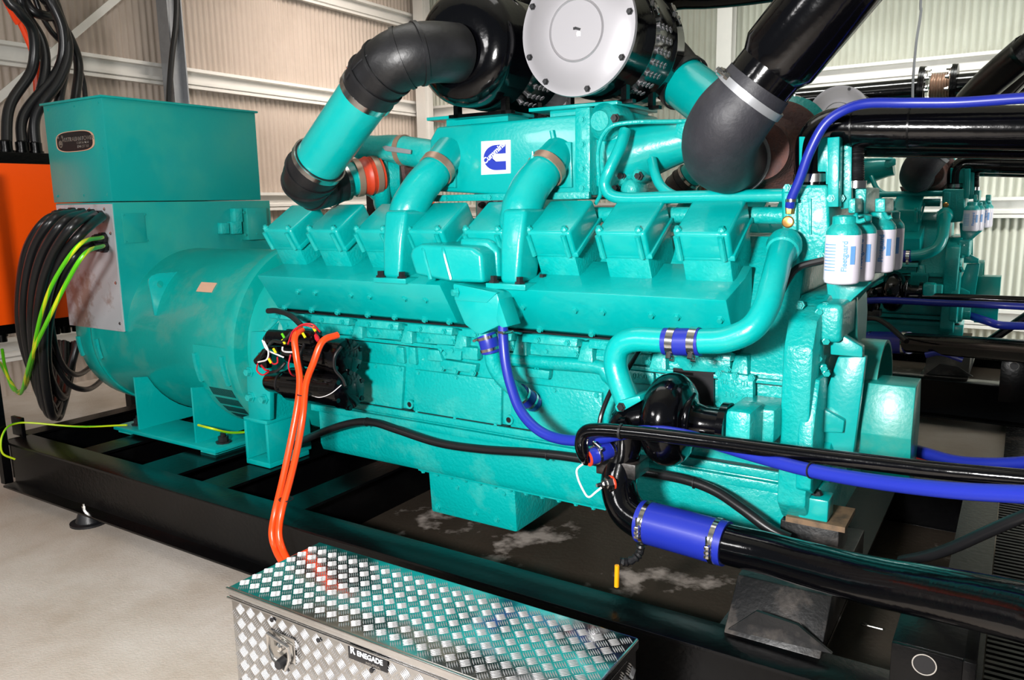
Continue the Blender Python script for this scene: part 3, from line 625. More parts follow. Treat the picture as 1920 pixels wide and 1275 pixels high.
bolts(eng, [P(1166, 330, y=3.1), P(1198, 330, y=3.1), P(1155, 353, y=3.1), P(1154, 222, y=3.0)], YM, .014, .02, RUB)
obj('inlet_neck', lathe(P(1157, 232, y=3.2), (0, -1, 0), [(0, .08), (.12, .08), (.14, .07), (.16, .045), (.17, .04)], 24), TEALC, eng)

# left turbocharger
tl = obj('turbocharger', lathe(P(720, 332, y=3.21), (-.75, -.66, 0), [(-.10, .03), (-.08, .115), (-.03, .13), (.03, .13), (.06, .12), (.08, .10), (.10, .09), (.13, .088)], 40), TEALC, eng); tl['label'] = 'rear turbocharger compressor'
bm = nb(); c = P(716, 333, y=3.22); ax = V((-.75, -.66, 0)).normalized(); u = ax.cross(V((0, 0, 1))).normalized()
pts = [c+(u*math.cos(a)+V((0, 0, 1))*math.sin(a))*.140 for a in [math.radians(v) for v in range(130, 480, 25)]]
add_tube(bm, pts, [.035+.035*k/len(pts) for k in range(len(pts))], 16, 5); obj('volute', bm, TEALC, tl)
obj('charge_pipe', tube(tp([(672, 292, 3.12), (680, 278, 3.12), (710, 277, 3.12), (745, 280, 3.12), (800, 290, 3.12), (825, 296, 3.15)]), [.05, .06, .06, .07, .075, .075], 20, 5), TEALC, tl)
clamp(tl, P(757, 282, y=3.12), XP, .073, .03, STAIN); bm = nb(); add_prism(bm, [P(a, b, y=3.02) for a, b in [(716, 275), (723, 273), (770, 281), (769, 289), (722, 283)]], (0, .008, 0)); obj('tie_bar', bm, GALV, tl, bevel=.002)
obj('turbine_housing', lathe(P(752, 318, y=3.3), XP, [(-.05, .05), (-.03, .09), (.05, .10), (.09, .08), (.1, .03)], 24), RUST, tl)

# right turbocharger: rusty turbine volute + green compressor behind
tr = obj('turbine_housing', lathe(P(1452, 288, y=3.22), (0, -1, 0), [(-.10, .06), (-.08, .13), (-.02, .155), (.06, .15), (.10, .12), (.13, .11), (.2, .105)], 40), RUST, eng)
obj('volute', tube([P(1452, 288, y=3.2)+V((.135*math.cos(a), 0, .135*math.sin(a))) for a in [math.radians(v) for v in range(-120, 150, 25)]], [.04+.003*k for k in range(11)], 14, 4), RUST, tr)
obj('compressor_housing', lathe(P(1482, 262, y=3.5), (0, -1, 0), [(-.05, .08), (-.02, .16), (.06, .17), (.10, .12)], 36), TEALC, eng)
obj('heat_shield_foot', py_([(1330, 338), (1400, 344), (1480, 350), (1480, 362), (1340, 362)], 3.15, .2), RUST, eng, bevel=.004)

# thermostat housing, tall bracket, plugs
th_ = obj('thermostat_housing', py_([(1464, 356), (1472, 346), (1552, 347), (1556, 430), (1545, 488), (1500, 492), (1482, 470), (1466, 430)], 2.90, .55), TEALC, eng, bevel=.014, seg=3)
obj('front_rib', py_([(1468, 360), (1494, 360), (1494, 445), (1468, 432)], 2.875, .05), TEALC, th_, bevel=.006); obj('front_rib', py_([(1516, 372), (1521, 372), (1521, 440), (1516, 440)], 2.89, .02), TEALC, th_, bevel=.002)
obj('brass_plug', lathe(P(1478, 416, y=2.876), YM, [(0, .021), (.006, .021), (.01, .017), (.012, .006)], 20), BRASS, th_)
brk = obj('filter_bracket', py_([(1498, 256), (1555, 256), (1555, 346), (1548, 346), (1548, 322), (1498, 322)], 2.94, .02), TEAL, eng, bevel=.003)
obj('bracket_angle', py_([(1551, 258), (1574, 256), (1572, 388), (1552, 388)], 2.90, .06), TEAL, brk, bevel=.003)
obj('bracket_angle', py_([(1577, 268), (1597, 268), (1596, 390), (1576, 392)], 2.98, .012), TEAL, brk, bevel=.002)
bolts(brk, [P(1586, 276+13*k, y=2.98) for k in range(6)], YM, .007, .005, TEALC)
bolts(th_, [P(1558, 372, y=2.9), P(1577, 372, y=2.96), P(1476, 352, y=2.9), P(1540, 480, y=2.9)], YM, .010, .012, TEALC)
# filter heads and canisters
def canister(q, y, r, h, txt=True):   # centre of the seam between head and can
    c = P(*q, y=y)
    hd = obj('filter_head', lathe(c, ZP, [(0, r*.98), (.010, r*.98), (.018, r*.92), (.032, r*.72), (.036, r*.66), (.06, r*.66), (.065, r*.5)], 24), TEALC, eng)
    f_ = obj('oil_filter', lathe(c, (0, 0, -1), [(0, r), (h*.9, r), (h*.97, r*.94), (h, r*.8), (h, 0)], 36), WHITE, eng); f_['label'] = 'white spin-on oil filter canister'
    if txt:     # printed panel wraps the canister
        bm = nb(); pr = []
        for a in range(-70, -20, 5): t = math.radians(a); pr.append(c+V((math.sin(t)*r*1.004, -math.cos(t)*r*1.004, -h*.18)))
        for k in range(9):
            z = -h*(.2+.065*k); b2 = nb()
            for a in range(-60, -16, 6):
                t0, t1 = math.radians(a), math.radians(a+6)
                q4 = [c+V((math.sin(t)*r*1.006, -math.cos(t)*r*1.006, z+dz_)) for t, dz_ in ((t0, 0), (t1, 0), (t1, .0035), (t0, .0035))]
                bm.faces.new([bm.verts.new(p) for p in q4])
        obj('printed_panel', bm, LBLUE, f_)
        t = math.radians(16); nrm = V((math.sin(t), -math.cos(t), 0))
        text('printed_lettering', 'Fleetguard', r*.42, c+nrm*(r*1.03)+V((0, 0, -h*.42)), (0, 0, 1), (-math.cos(t), -math.sin(t), 0), LBLUE, f_, ext=.0006, bold=.0006)
        t = math.radians(42); nrm = V((math.sin(t), -math.cos(t), 0)); bm = nb(); tx = V((math.cos(t), math.sin(t), 0)); cc = c+nrm*(r*.99)+V((0, 0, -h*.4))
        add_prism(bm, [cc-tx*.008-V((0, 0, .03)), cc+tx*.008-V((0, 0, .03)), cc+tx*.008+V((0, 0, .03)), cc-tx*.008+V((0, 0, .03))], nrm*.0025); obj('printed_block', bm, LBLUE, f_)
    return f_
canister((1582, 440), 2.86, .0575, .165); canister((1611, 437), 2.99, .0575, .165); canister((1650, 430), 3.16, .055, .155); canister((1666, 428), 3.30, .055, .155)
bm = nb()
for a_, b_ in (((1590, 372), (1604, 400)), ((1640, 372), (1660, 398))): add_prism(bm, [P(a_[0], a_[1], y=2.9), P(b_[0], a_[1], y=2.9), P(b_[0], b_[1], y=2.9), P(a_[0], b_[1], y=2.9)], (0, .2, 0))
add_prism(bm, [P(a, b, y=3.05) for a, b in [(1598, 350), (1625, 352), (1622, 402), (1600, 402)]], (0, .3, 0))
obj_each('filter_manifold', bm, TEALC, eng, bevel=.006)
obj('drain_tap', tube(tp([(1603, 402, 2.86), (1608, 415, 2.86), (1622, 412, 2.86)]), .008, 8, 3), TEALC, eng); obj('drain_tap', tube(tp([(1655, 392, 3.1), (1664, 408, 3.1), (1672, 406, 3.1)]), .008, 8, 3), TEALC, eng)
# support wedge below filters
obj('filter_support', py_([(1545, 492), (1634, 516), (1634, 530), (1600, 560), (1562, 604), (1553, 565)], 3.02, .3), TEAL, eng, bevel=.004)
obj('support_plate', py_([(1606, 548), (1608, 640), (1575, 640), (1560, 602)], 3.12, .03), TEALD, eng, bevel=.003)
obj('pipe_elbow_block', py_([(1440, 440), (1490, 440), (1496, 500), (1478, 512), (1442, 498)], 2.86, .1), TEALC, eng, bevel=.02, seg=3)

# gear housing
gh = obj('gear_housing', yz([(2.75, .68), (2.75, .98), (2.745, 1.0), (2.75, 1.24), (2.80, 1.33), (2.98, 1.40), (3.62, 1.40), (3.80, 1.33), (3.85, 1.24), (3.85, .68), (3.72, .60), (2.83, .60)], -.665, -.565), TEALC, eng, bevel=.012)
obj('housing_step', yz([(2.735, .95), (2.735, .75), (2.79, .72), (3.0, .72), (3.0, 1.13), (2.80, 1.13)], -.60, -.548), TEALC, gh, bevel=.008)
cb = obj('gear_cover_box', box((-.59, 2.86, 1.25), (-.50, 3.14, 1.385)), TEALC, gh, bevel=.018, seg=3)
bolts(cb, [P(1500, 572, y=2.86), P(1548, 575, y=2.88), P(1552, 622, y=2.88), P(1506, 632, y=2.86)], YM, .012, .014, TEALC)
bm = nb()
for q in ((1535, 672), (1545, 690), (1550, 700), (1536, 585), (1549, 640), (1480, 920), (1488, 905), (1490, 940), (1493, 925)):
    add_lathe(bm, P(*q, y=2.86), (.4, -.9, 0), [(-.03, .014), (0, .014), (.002, .010), (.012, .010)], 6)
obj_each('cover_bolt', bm, TEALC, gh)
obj('drive_hub', lathe((-.565, 2.98, .80), XP, [(0, .09), (.04, .09), (.05, .07), (.10, .07)], 24), TEALC, gh)
# damper guard
dg_ = obj('damper_guard', py_([(1571, 669), (1624, 669), (1600, 850), (1575, 866), (1528, 866), (1524, 803), (1540, 760)], 2.93, .04), TEAL, eng, bevel=.005)
obj('guard_bracket', py_([(1557, 624), (1577, 627), (1617, 651), (1617, 670), (1557, 665)], 2.91, .05), TEAL, dg_, bevel=.004)
obj('guard_bracket', py_([(1500, 749), (1521, 753), (1583, 789), (1580, 812), (1524, 810), (1505, 800)], 2.90, .05), TEAL, dg_, bevel=.004)
bolts(dg_, [P(1502, 770, y=2.9)], YM, .012, .01, TEALC)
bm = nb(); pr = [(math.sin(math.radians(a)), math.cos(math.radians(a))) for a in range(-100, 101, 8)]
add_prism(bm, [V((-.50, CY+s*.235, .965+c_*.235)) for s, c_ in pr]+[V((-.50, CY+s*.222, .965+c_*.222)) for s, c_ in pr[::-1]], (.09, 0, 0)); obj('guard_rim', bm, TEALD, dg_, smooth=40)
obj('guard_disc', lathe((-.52, CY, .965), XP, [(0, .222), (.02, .222)], 40), CREAM, dg_)
gx0, gx1 = -.44, -.295
gb = obj('guard_box', yz([(3.06, .70), (3.0, .905), (3.03, 1.085), (3.20, 1.085), (3.26, .905), (3.24, .70)], gx0, gx1+.02), TEALD, eng, bevel=.003)
obj('guard_link', yz([(3.05, .72), (3.01, .905), (3.04, 1.07), (3.18, 1.07), (3.22, .72)], -.52, gx0), TEAL, eng)
# front engine mount
obj('front_mount', box((-.60, 2.80, .62), (-.50, 2.90, .70)), TEAL, eng, bevel=.006); obj('mount_bolt_hole', lathe((-.55, 2.85, .70), ZP, [(0, .022), (.004, .022), (.015, .015)], 8), RUB, eng)
bm = nb(); add_box(bm, (-.66, 2.80, .357), (-.46, 2.98, .60)); obj('support_block', bm, BLACKD, eng, bevel=.004)
bm = nb(); add_box(bm, (-.64, 2.79, .60), (-.44, 2.99, .62)); obj('packing_plate', bm, TIMB, eng)

# starters
def starter(a, b, r, lab):
    a, b = V(a), V(b); L = (b-a).length
    s = obj('starter_motor', lathe(a, b-a, [(-.02, .05), (0, .055), (.14, .06), (.15, .085*.8), (.17, r), (L*.93, r), (L*.93, r*1.06), (L, r*1.06), (L+.005, r*.9), (L+.02, r*.5)], 36), BLACK, eng); s['label'] = lab
    ax = (b-a).normalized()
    clamp(s, a+ax*.1, ax, .059, .012, RUB); bm = nb()
    for k in range(6):
        t = 2*PI*k/6+.4; u = ax.cross(V((0, 0, 1))).normalized(); v = ax.cross(u); add_lathe(bm, b+(u*math.cos(t)+v*math.sin(t))*r*.98-ax*.02, ax, [(0, .012), (.03, .012)], 6)
    obj_each('end_bolt', bm, BLACK, s); return s
s1 = starter(P(512, 640, y=2.68), P(652, 672, y=2.64), .085, 'upper glossy black starter motor'); s2 = starter(P(512, 716, y=2.68), P(655, 732, y=2.62), .085, 'lower glossy black starter motor')
obj('solenoid', lathe(P(506, 633, y=2.60), P(575, 638, y=2.60)-P(506, 633, y=2.60), [(0, .035), (.01, .042), (.13, .042), (.14, .05), (.2, .05), (.21, .03)], 20), BLACK, s1)
obj('solenoid', lathe(P(560, 632, y=2.56), XP, [(0, .045), (.12, .045), (.13, .03)], 20), BLACK, s1); obj('relay', box(tuple(P(484, 690, y=2.58)), tuple(P(510, 660, y=2.62))), BLACK, s1, bevel=.01)
obj('relay', lathe(P(482, 678, y=2.58), (.8, 0, .5), [(0, .02), (.09, .03), (.1, .02)], 12), BLACK, s1)
obj('pinion_cap', lathe(P(520, 730, y=2.62), XP, [(0, .015), (.03, .02), (.05, .012)], 12), BLACK, s2)
for i, (pts, m_, r) in enumerate([([(502, 583, 2.66), (520, 583, 2.66), (545, 592, 2.64), (565, 610, 2.62)], RUB, .014), ([(540, 645, 2.5), (550, 620, 2.48), (570, 610, 2.48), (590, 616, 2.5), (592, 625, 2.54)], REDW, .004), ([(545, 640, 2.5), (560, 612, 2.47), (585, 608, 2.48), (600, 622, 2.52)], REDW, .004),
        ([(492, 638, 2.53), (500, 655, 2.52), (520, 665, 2.52), (532, 670, 2.54)], WW, .004), ([(495, 640, 2.52), (503, 658, 2.5), (500, 674, 2.5), (484, 679, 2.52)], WW, .004), ([(530, 650, 2.5), (530, 657, 2.5), (538, 660, 2.52), (560, 660, 2.54)], WW, .004),
        ([(483, 682, 2.52), (482, 695, 2.5), (492, 703, 2.5), (503, 698, 2.5)], REDW, .004), ([(505, 670, 2.52), (512, 682, 2.5), (520, 680, 2.5), (520, 670, 2.52)], REDW, .004), ([(490, 685, 2.52), (497, 693, 2.5), (504, 695, 2.52)], REDW, .005),
        ([(545, 665, 2.5), (541, 685, 2.48), (545, 700, 2.5), (552, 705, 2.54)], REDW, .004), ([(548, 622, 2.52), (530, 640, 2.5), (512, 640, 2.52), (500, 655, 2.54), (490, 670, 2.56)], CAB, .008), ([(500, 700, 2.54), (520, 695, 2.52), (535, 680, 2.54)], CAB, .008),
        ([(572, 640, 2.53), (564, 665, 2.50), (568, 690, 2.51), (580, 700, 2.54)], CAB, .008), ([(640, 650, 2.55), (628, 668, 2.52), (628, 692, 2.52), (642, 710, 2.54), (648, 725, 2.53)], CAB, .007), ([(585, 742, 2.53), (600, 745, 2.52), (620, 738, 2.52), (640, 722, 2.53)], WW, .002)]):
    w_ = obj('starter_wire', tube(tp(pts), r, 8, 6), m_, s1 if i < 13 else s2)
for q, m_ in (((532, 640), YEL), ((515, 657), YEL), ((506, 676), YEL), ((589, 616), YEL), ((570, 628), YEL), ((566, 702), YEL), ((531, 629), GRN)):
    c = P(*q, y=2.5); obj('wire_terminal', tube([c-V((.008, 0, -.008)), c+V((.008, 0, -.012))], .006, 8, 1, smooth=False), m_, s1)
obj('terminal_cap', lathe(P(592, 628, y=2.52), (.7, -.3, -.6), [(0, .008), (.02, .012), (.04, .008)], 10), REDW, s1)

# water pump
wp = obj('water_pump', lathe(P(1268, 788, y=2.58)+V((-.07, 0, 0)), XP, [(-.10, .05), (-.08, .07), (-.04, .085), (-.025, .11), (-.015, .13), (0, .148), (.02, .161), (.045, .167), (.07, .164), (.09, .154), (.11, .136), (.122, .115), (.13, .09), (.145, .070), (.18, .060), (.235, .060), (.236, .085), (.26, .085), (.26, .05)], 72), BLACK, eng, smooth=45); wp['label'] = 'gloss black water pump casing'
obj('pump_drive', box((-.81, 2.66, .92), (-.66, 2.85, 1.04)), TEALC, eng, bevel=.012)
obj('pump_drive', box((-.79, 2.52, .91), (-.70, 2.68, 1.06)), TEALC, eng, bevel=.02)
obj('pump_shell_rib', tube([P(1303, 738, y=2.52), P(1290, 760, y=2.475), P(1284, 790, y=2.455), P(1284, 825, y=2.455)], [.006, .012, .013, .008], 12, 5), BLACK, wp)
c = P(1168, 790, y=2.52)
obj('suction_casting', tube([P(1180, 778, y=2.52), P(1172, 800, y=2.5), P(1172, 835, y=2.5), P(1166, 862, y=2.5)], [.05, .062, .06, .06], 20, 5), BLACK, wp)
obj('suction_casting', tube([P(1160, 800, y=2.5), P(1190, 785, y=2.53), P(1225, 782, y=2.56)], [.055, .07, .085], 20, 5), BLACK, wp)
obj('suction_flange', box(tuple(P(1130, 872, y=2.5)+V((0, -.055, -.015))), tuple(P(1203, 872, y=2.5)+V((0, .07, .015)))), BLACKD, wp, bevel=.004)
obj('vent_nut', lathe(P(1170, 792, y=2.44), YM, [(0, .022), (.02, .022), (.02, .014), (.035, .014)], 6), BLACK, wp)
# swan-neck bypass pipe
sn = obj('bypass_pipe', tube(tp([(1474, 452, 2.84), (1462, 485, 2.74), (1450, 530, 2.66), (1437, 575, 2.60), (1410, 615, 2.56), (1365, 636, 2.55), (1320, 640, 2.55), (1280, 640, 2.55)]), [.052, .044, .043, .043, .043, .043, .043, .043], 24, 7), TEAL, eng)
obj('pipe_collar', lathe(P(1470, 462, y=2.81), P(1462, 485, y=2.74)-P(1470, 462, y=2.81), [(-.03, .055), (.0, .06), (.03, .055), (.04, .045)], 24), TEALC, sn)
sn2 = obj('bypass_pipe', tube(tp([(1282, 640, 2.55), (1235, 638, 2.55), (1190, 637, 2.55), (1162, 650, 2.55), (1154, 680, 2.55), (1162, 715, 2.54), (1178, 758, 2.52)]), .043, 24, 7), TEAL, eng)
obj('pipe_flange', py_([(1152, 762), (1160, 752), (1198, 742), (1202, 752), (1166, 772), (1156, 772)], 2.46, .12), TEAL, sn2, bevel=.004); bolts(sn2, [P(1165, 763, y=2.46)], YM, .012, .012, RUB)
cp = obj('blue_coupling', tube(tp([(1246, 640, 2.55), (1280, 641, 2.55), (1314, 641, 2.55)]), .0475, 28, 4), BLUE, eng)
for q in (1262, 1302): clamp(cp, P(q, 641, y=2.55), XP, .048, .026, screw=(0, -.45, -1))

# engine 2 shares all of this
eng2 = copytree(eng, (.15, 4.45, 0)); eng2['label'] = 'shaded teal diesel engine standing in the second row, far right'; 
alt2 = copytree(alt, (.15, 4.45, 0)); alt2['label'] = 'second-row alternator mostly hidden behind the nearest engine'
sk2 = copytree(sk, (.15, 4.45, 0)); sk2['label'] = 'black steel base frame under the second-row engine at right'
# ================================================================== air cleaners
def cleaner(c, r, front, label):
    c = V(c); t = thing('air_cleaner', c+V((0, .3, -r)), label, 'air cleaner', 'black air cleaner canisters')
    if front == 'lid':
        prof = [(.0, r*.99), (.02, r), (.20, r), (.205, r*1.012), (.215, r*1.012), (.22, r), (.44, r), (.445, r*1.012), (.455, r*1.012), (.46, r), (.54, r), (.56, r*.96), (.57, r*.5), (.57, 0)]
    else:
        prof = [(.0, .11), (.0, r*.62), (.015, r*.84), (.05, r*.97), (.08, r), (.24, r), (.245, r*1.012), (.255, r*1.012), (.26, r), (.50, r), (.505, r*1.012), (.515, r*1.012), (.52, r), (.66, r), (.67, r*.99)]
    b = obj('canister', lathe(c, (0, 1, 0), prof, 64), BLACK, t)
    lid = [(0, 0), (0, r*.46), (-.006, r*.48), (0, r*.50), (0, r*.86), (.006, r*.90), (.006, r*1.03), (.02, r*1.04), (.03, r*1.0), (.03, 0)]
    if front == 'lid':
        l = obj('end_cover', lathe(c+V((0, -.012, 0)), (0, 1, 0), lid, 64), SILV, t); l['label'] = 'round silver end cover'
        bolts(l, [c+V((r*.95*math.cos(a), -.006, r*.95*math.sin(a))) for a in [math.radians(v) for v in (10, 70, 150, 200, 232, 282, 328)]], YM, .010, .014, RUB, 'cover_screw')
        bm = nb(); add_prism(bm, [c+V((a, -.0128, z)) for a, z in [(-.004, .014), (.022, .004), (.018, -.004), (0, .002)]], (0, -.0006, 0)); add_prism(bm, [c+V((a, -.0128, z)) for a, z in [(-.012, .012), (0, .012), (0, .002), (-.012, .002)]], (0, -.0006, 0)); obj('cover_mark', bm, INK, l)
        bm = nb(); add_box(bm, c+V((.004, -.0134, -.024)), c+V((.02, -.0128, -.006))); obj('cover_mark', bm, STEEL, l)
    else:
        l = obj('end_cover', lathe(c+V((0, .70, 0)), (0, -1, 0), lid, 64), SILV, t)
    bm = nb(); y0 = .265 if front == 'lid' else .33
    for row in range(7):
        for k in range(4):
            a = math.radians(8-row*11.5); y = y0+k*.038; nrm = V((math.cos(a), 0, math.sin(a)))
            add_lathe(bm, c+V((0, y, 0))+nrm*r, nrm, [(-.002, .0135), (.0015, .0135), (.0015, .0)], 12)
    pf = obj('intake_hole', bm, SILV, b); pf['kind'] = 'stuff'
    bm = nb()
    for row in range(7):
        for k in range(4):
            a = math.radians(8-row*11.5); y = y0+k*.038; nrm = V((math.cos(a), 0, math.sin(a))); tt = V((-math.sin(a), 0, math.cos(a)))
            for s in (tt, V((0, 1, 0))): add_tube(bm, [c+V((0, y, 0))+nrm*(r+.002)-s*.0135, c+V((0, y, 0))+nrm*(r+.002)+s*.0135], .0018, 4, 1, smooth=False)
    obj('intake_mesh', bm, INK, b)['kind'] = 'stuff'
    for yy in ((.21, .45) if front == 'lid' else (.25, .51)):
        bm = nb(); a = math.radians(25 if front == 'lid' else 60); n_ = V((math.cos(a), 0, math.sin(a))); t_ = V((-math.sin(a), 0, math.cos(a))); q = c+V((0, yy, 0))+n_*(r+.016)
        add_tube(bm, [q-t_*.05, q+t_*.05], .005, 8, 1, smooth=False)
        for s in (-.02, .02, .032): add_lathe(bm, q+t_*s, t_, [(-.006, .011), (.006, .011)], 6)
        add_box(bm, q-V((.01, .012, .01)), q+V((.004, .012, .008))); obj('band_bolt', bm, STEEL, t)
    bm = nb()
    for yy in (.16, .44):
        for s in (-1, 1): add_box(bm, c+V((s*.13-.012, yy, -r-.03)), c+V((s*.13+.012, yy+.035, -r*.78)))
        add_box(bm, c+V((-.17, yy, -r-.03)), c+V((.17, yy+.035, -r-.015)))
    obj_each('mounting_foot', bm, BLACKS, t)
    return t
ZT = 2.15
cr_ = V((-1.567, 2.955, 2.418)); clR = cleaner(cr_, .246, 'lid', 'black air cleaner with a round silver cover facing the viewer, top centre')
cl_ = V((-2.10, 2.86, 2.41)); clL = cleaner(cl_, .25, 'outlet', 'black air cleaner with rubber elbow on its near end, left of silver-covered one')

# left intake duct
duct = thing('intake_duct', tuple(P(650, 240, y=2.75)), 'teal intake pipe with black rubber elbows from left air cleaner to rear turbocharger', 'air intake pipe')
e1 = [(855, 100, 2.86), (815, 98, 2.74), (775, 103, 2.66), (738, 118, 2.62), (708, 145, 2.62), (690, 172, 2.63)]
re1 = obj('rubber_elbow', tube(tp(e1), [.122, .122, .124, .124, .122, .120], 36, 8), RUB, duct)
bm = nb(); pth = cr(tp(e1), 8)
for k in (14, 20, 27, 33):
    ringmesh(bm, pth[k], pth[k+1]-pth[k-1], .118, .130, .016, 36)
add_tube(bm, [p+(up*0.0+V((-.25, -.95, .15))).normalized()*.122 for p in pth[4:38:3]], .006, 6, 2)
obj('elbow_rib', bm, RUB, re1)
A0, A1 = P(692, 168, y=2.63), P(592, 312, y=2.70); ax = (A1-A0).normalized()
mp = obj('metal_pipe', tube([A0, A1], .113, 40, 1, smooth=False), TEAL, duct)
obj('pipe_boss', lathe(A0.lerp(A1, .3)+V((-.10, 0, .045)), (-.8, -.2, .5), [(-.01, .014), (.015, .012), (.02, .006)], 8), TEALC, mp)
clamp(duct, A0+ax*.015, ax, .121, .028, screw=(-1, 0, 1)); 
e2 = [(600, 300, 2.695), (585, 322, 2.705), (578, 338, 2.73), (590, 350, 2.78), (615, 348, 2.86), (640, 340, 2.93)]
re2 = obj('rubber_elbow', tube(tp(e2), [.124, .125, .120, .112, .10, .095], 36, 8), RUB, duct)
bm = nb(); pth = cr(tp(e2), 8)
for k in (8, 16, 24, 32): ringmesh(bm, pth[k], pth[k+1]-pth[k-1], .108, [.131, .128, .118, .108][[8, 16, 24, 32].index(k)], .014, 36)
obj('elbow_rib', bm, RUB, re2)
clamp(duct, P(598, 303, y=2.696), ax, .127, .026)
H0, H1, H2 = P(636, 341, y=2.92), P(665, 334, y=3.0), P(713, 326, y=3.12)
obj('metal_pipe', tube([H0, H1.lerp(H2, .3)], .083, 30, 1, smooth=False), TEAL, duct); clamp(duct, P(643, 340, y=2.94), H1-H0, .095, .02)
hh = obj('hump_hose', tube([H1, H1.lerp(H2, .35), H1.lerp(H2, .5), H1.lerp(H2, .65), H2], [.088, .09, .098, .092, .09], 32, 6), REDH, duct); hh['label'] = 'orange-red silicone hump hose'
clamp(duct, H1.lerp(H2, .08), H2-H1, .092, .03, STAIN); clamp(duct, H1.lerp(H2, .78), H2-H1, .094, .03, STAIN)
# right intake duct
d2 = thing('intake_duct', tuple(P(1330, 170, y=3.4)), 'teal intake pipe running from silver-covered cleaner behind the exhaust elbow', 'air intake pipe')
obj('rubber_elbow', tube([cr_+V((.02, .5, 0)), cr_+V((.05, .64, -.02)), P(1243, 115, y=3.62), P(1272, 148, y=3.58)], [.12, .125, .125, .122], 32, 8), RUB, d2)
B0, B1 = P(1275, 150, y=3.58), P(1400, 245, y=3.45); clamp(d2, B0+(B1-B0)*.06, B1-B0, .124, .03, RUB); obj('metal_pipe', tube([B0, B1], .113, 36, 1, smooth=False), TEAL, d2)

# ================================================================== exhaust
ex = thing('exhaust_pipe', tuple(P(1385, 300, y=2.9)), 'huge gloss black exhaust pipe with matte elbow coming down at upper right', 'exhaust pipe', 'large black exhaust pipes')
a, b, c_ = P(1414, 168, y=2.66), P(1500, 62, y=2.66), P(1690, -170, y=2.66)
obj('pipe', tube([a-(b-a)*.2, a, P(1452, 121, y=2.66)], .108, 44, 1, smooth=False), BLACK, ex)
obj('pipe', tube([P(1446, 128, y=2.66), P(1462, 108, y=2.66), c_, c_+(c_-b)*((5.62-c_.z)/(c_-b).z)], [.108, .128, .128, .128], 44, 1, smooth=False), BLACK, ex)
ee = [(1425, 155, 2.66), (1400, 188, 2.66), (1372, 222, 2.665), (1353, 255, 2.70), (1351, 285, 2.77), (1362, 298, 2.88), (1378, 300, 3.0)]
obj('elbow', tube(tp(ee), [.112, .118, .128, .130, .128, .122, .118], 44, 8), RUBM, ex)
clamp(ex, P(1407, 178, y=2.66), b-a, .121, .026, GALV, screw=(-1, -.6, .3)); bm = nb(); ringmesh(bm, P(1381, 300, y=3.02), YM, .1, .128, .02, 48); obj('flange_ring', bm, GALV, ex)
bm = nb(); q0 = P(1345, 128, y=2.56); q1 = P(1392, 170, y=2.56); add_tube(bm, [q0, q1], .006, 8, 1, smooth=False)
for k in (.15, .4, .7, .95): add_lathe(bm, q0.lerp(q1, k), q1-q0, [(-.008, .012), (.008, .012)], 8)
obj('clamp_bolt', bm, STEEL, ex)
ex2 = copytree(ex, (.15, 4.45, 0)); ex2['label'] = 'smaller-looking black exhaust pipe over the second-row engine at far right'
tag(obj('overhead_pipe', tube([P(1150, -52, y=4.0)+V((-.5, 0, 2.4)), P(1150, -52, y=4.0)+V((-.3, 0, .6)), P(1200, -48, y=4.05), P(1300, -25, y=4.2), P(1470, -42, y=4.4), P(1700, -80, y=4.6), P(1700, -80, y=4.6)+V((1.5, .3, .3))], .11, 24, 6), BLACK), 'black pipe crossing the top edge between silver cover and exhaust', 'pipe')
tag(obj('overhead_pipe', tube([P(905, 22, y=5.5), P(975, 10, y=5.5), P(1100, -15, y=5.5)], .05, 16, 4), BLACKS), 'dark overhead pipe between the two air cleaners', 'pipe')

# ================================================================== coolant pipes upper right
cpi = thing('coolant_pipe', tuple(P(1600, 236, y=3.0)), 'thick gloss black coolant pipe running right from thermostat housing', 'coolant pipe', 'upper black coolant pipes')
X1 = V((1.5, 3.0, P(1920, 240, y=3.0).z))
obj('pipe', tube([P(1590, 238, y=3.0), P(1700, 239, y=3.0), P(1920, 240, y=3.0), X1], .069, 32, 2, smooth=False), BLACK, cpi)
obj('pipe_elbow', tube(tp([(1594, 238, 3.0), (1560, 240, 3.0), (1535, 256, 3.0), (1526, 285, 3.0), (1526, 350, 3.0)]), .066, 28, 7), BLACK, cpi)
for q in (1600, 1706): clamp(cpi, P(q, 238, y=3.0), XP, .069, .006, BLACKS, name='weld_seam')
clamp(cpi, P(1526, 334, y=3.0), ZP, .068, .028)
obj('vent_hose', tube([P(1605, 262, y=3.02), P(1605, 300, y=3.02), P(1606, 352, y=3.02)], .026, 20, 24, ribs=(.008, .0025)), RUB, cpi); clamp(cpi, P(1606, 346, y=3.02), ZP, .03, .025)
obj('lower_pipe', tube([P(1600, 262, y=3.16), P(1920, 264, y=3.16), V((1.5, 3.16, P(1920, 264, y=3.16).z))], .06, 24, 1, smooth=False), BLACK, cpi)
cp2 = copytree(cpi, (.15, 4.45, 0)); cp2['label'] = 'smaller black pipe running right from the second-row engine'
tag(obj('bleed_hose', tube(tpx([(1481, 388, 2.86), (1484, 372, 2.85), (1500, 335, 2.84), (1518, 285, 2.83), (1545, 235, 2.83), (1580, 208, 2.84), (1625, 194, 2.86), (1700, 193, 2.88), (1800, 192, 2.88), (1920, 184, 2.88), (2050, 178, 2.88)], 1.6), .0165, 14, 8), BLUE), 'thin blue hose arching from brass fitting over the black coolant pipe', 'hose')
bh = bpy.data.objects['bleed_hose']; obj('brass_fitting', lathe(P(1481, 390, y=2.865), ZP, [(-.02, .014), (.0, .016), (.012, .014)], 6), BRASS, bh); clamp(bh, P(1484, 376, y=2.852), ZP, .018, .01)

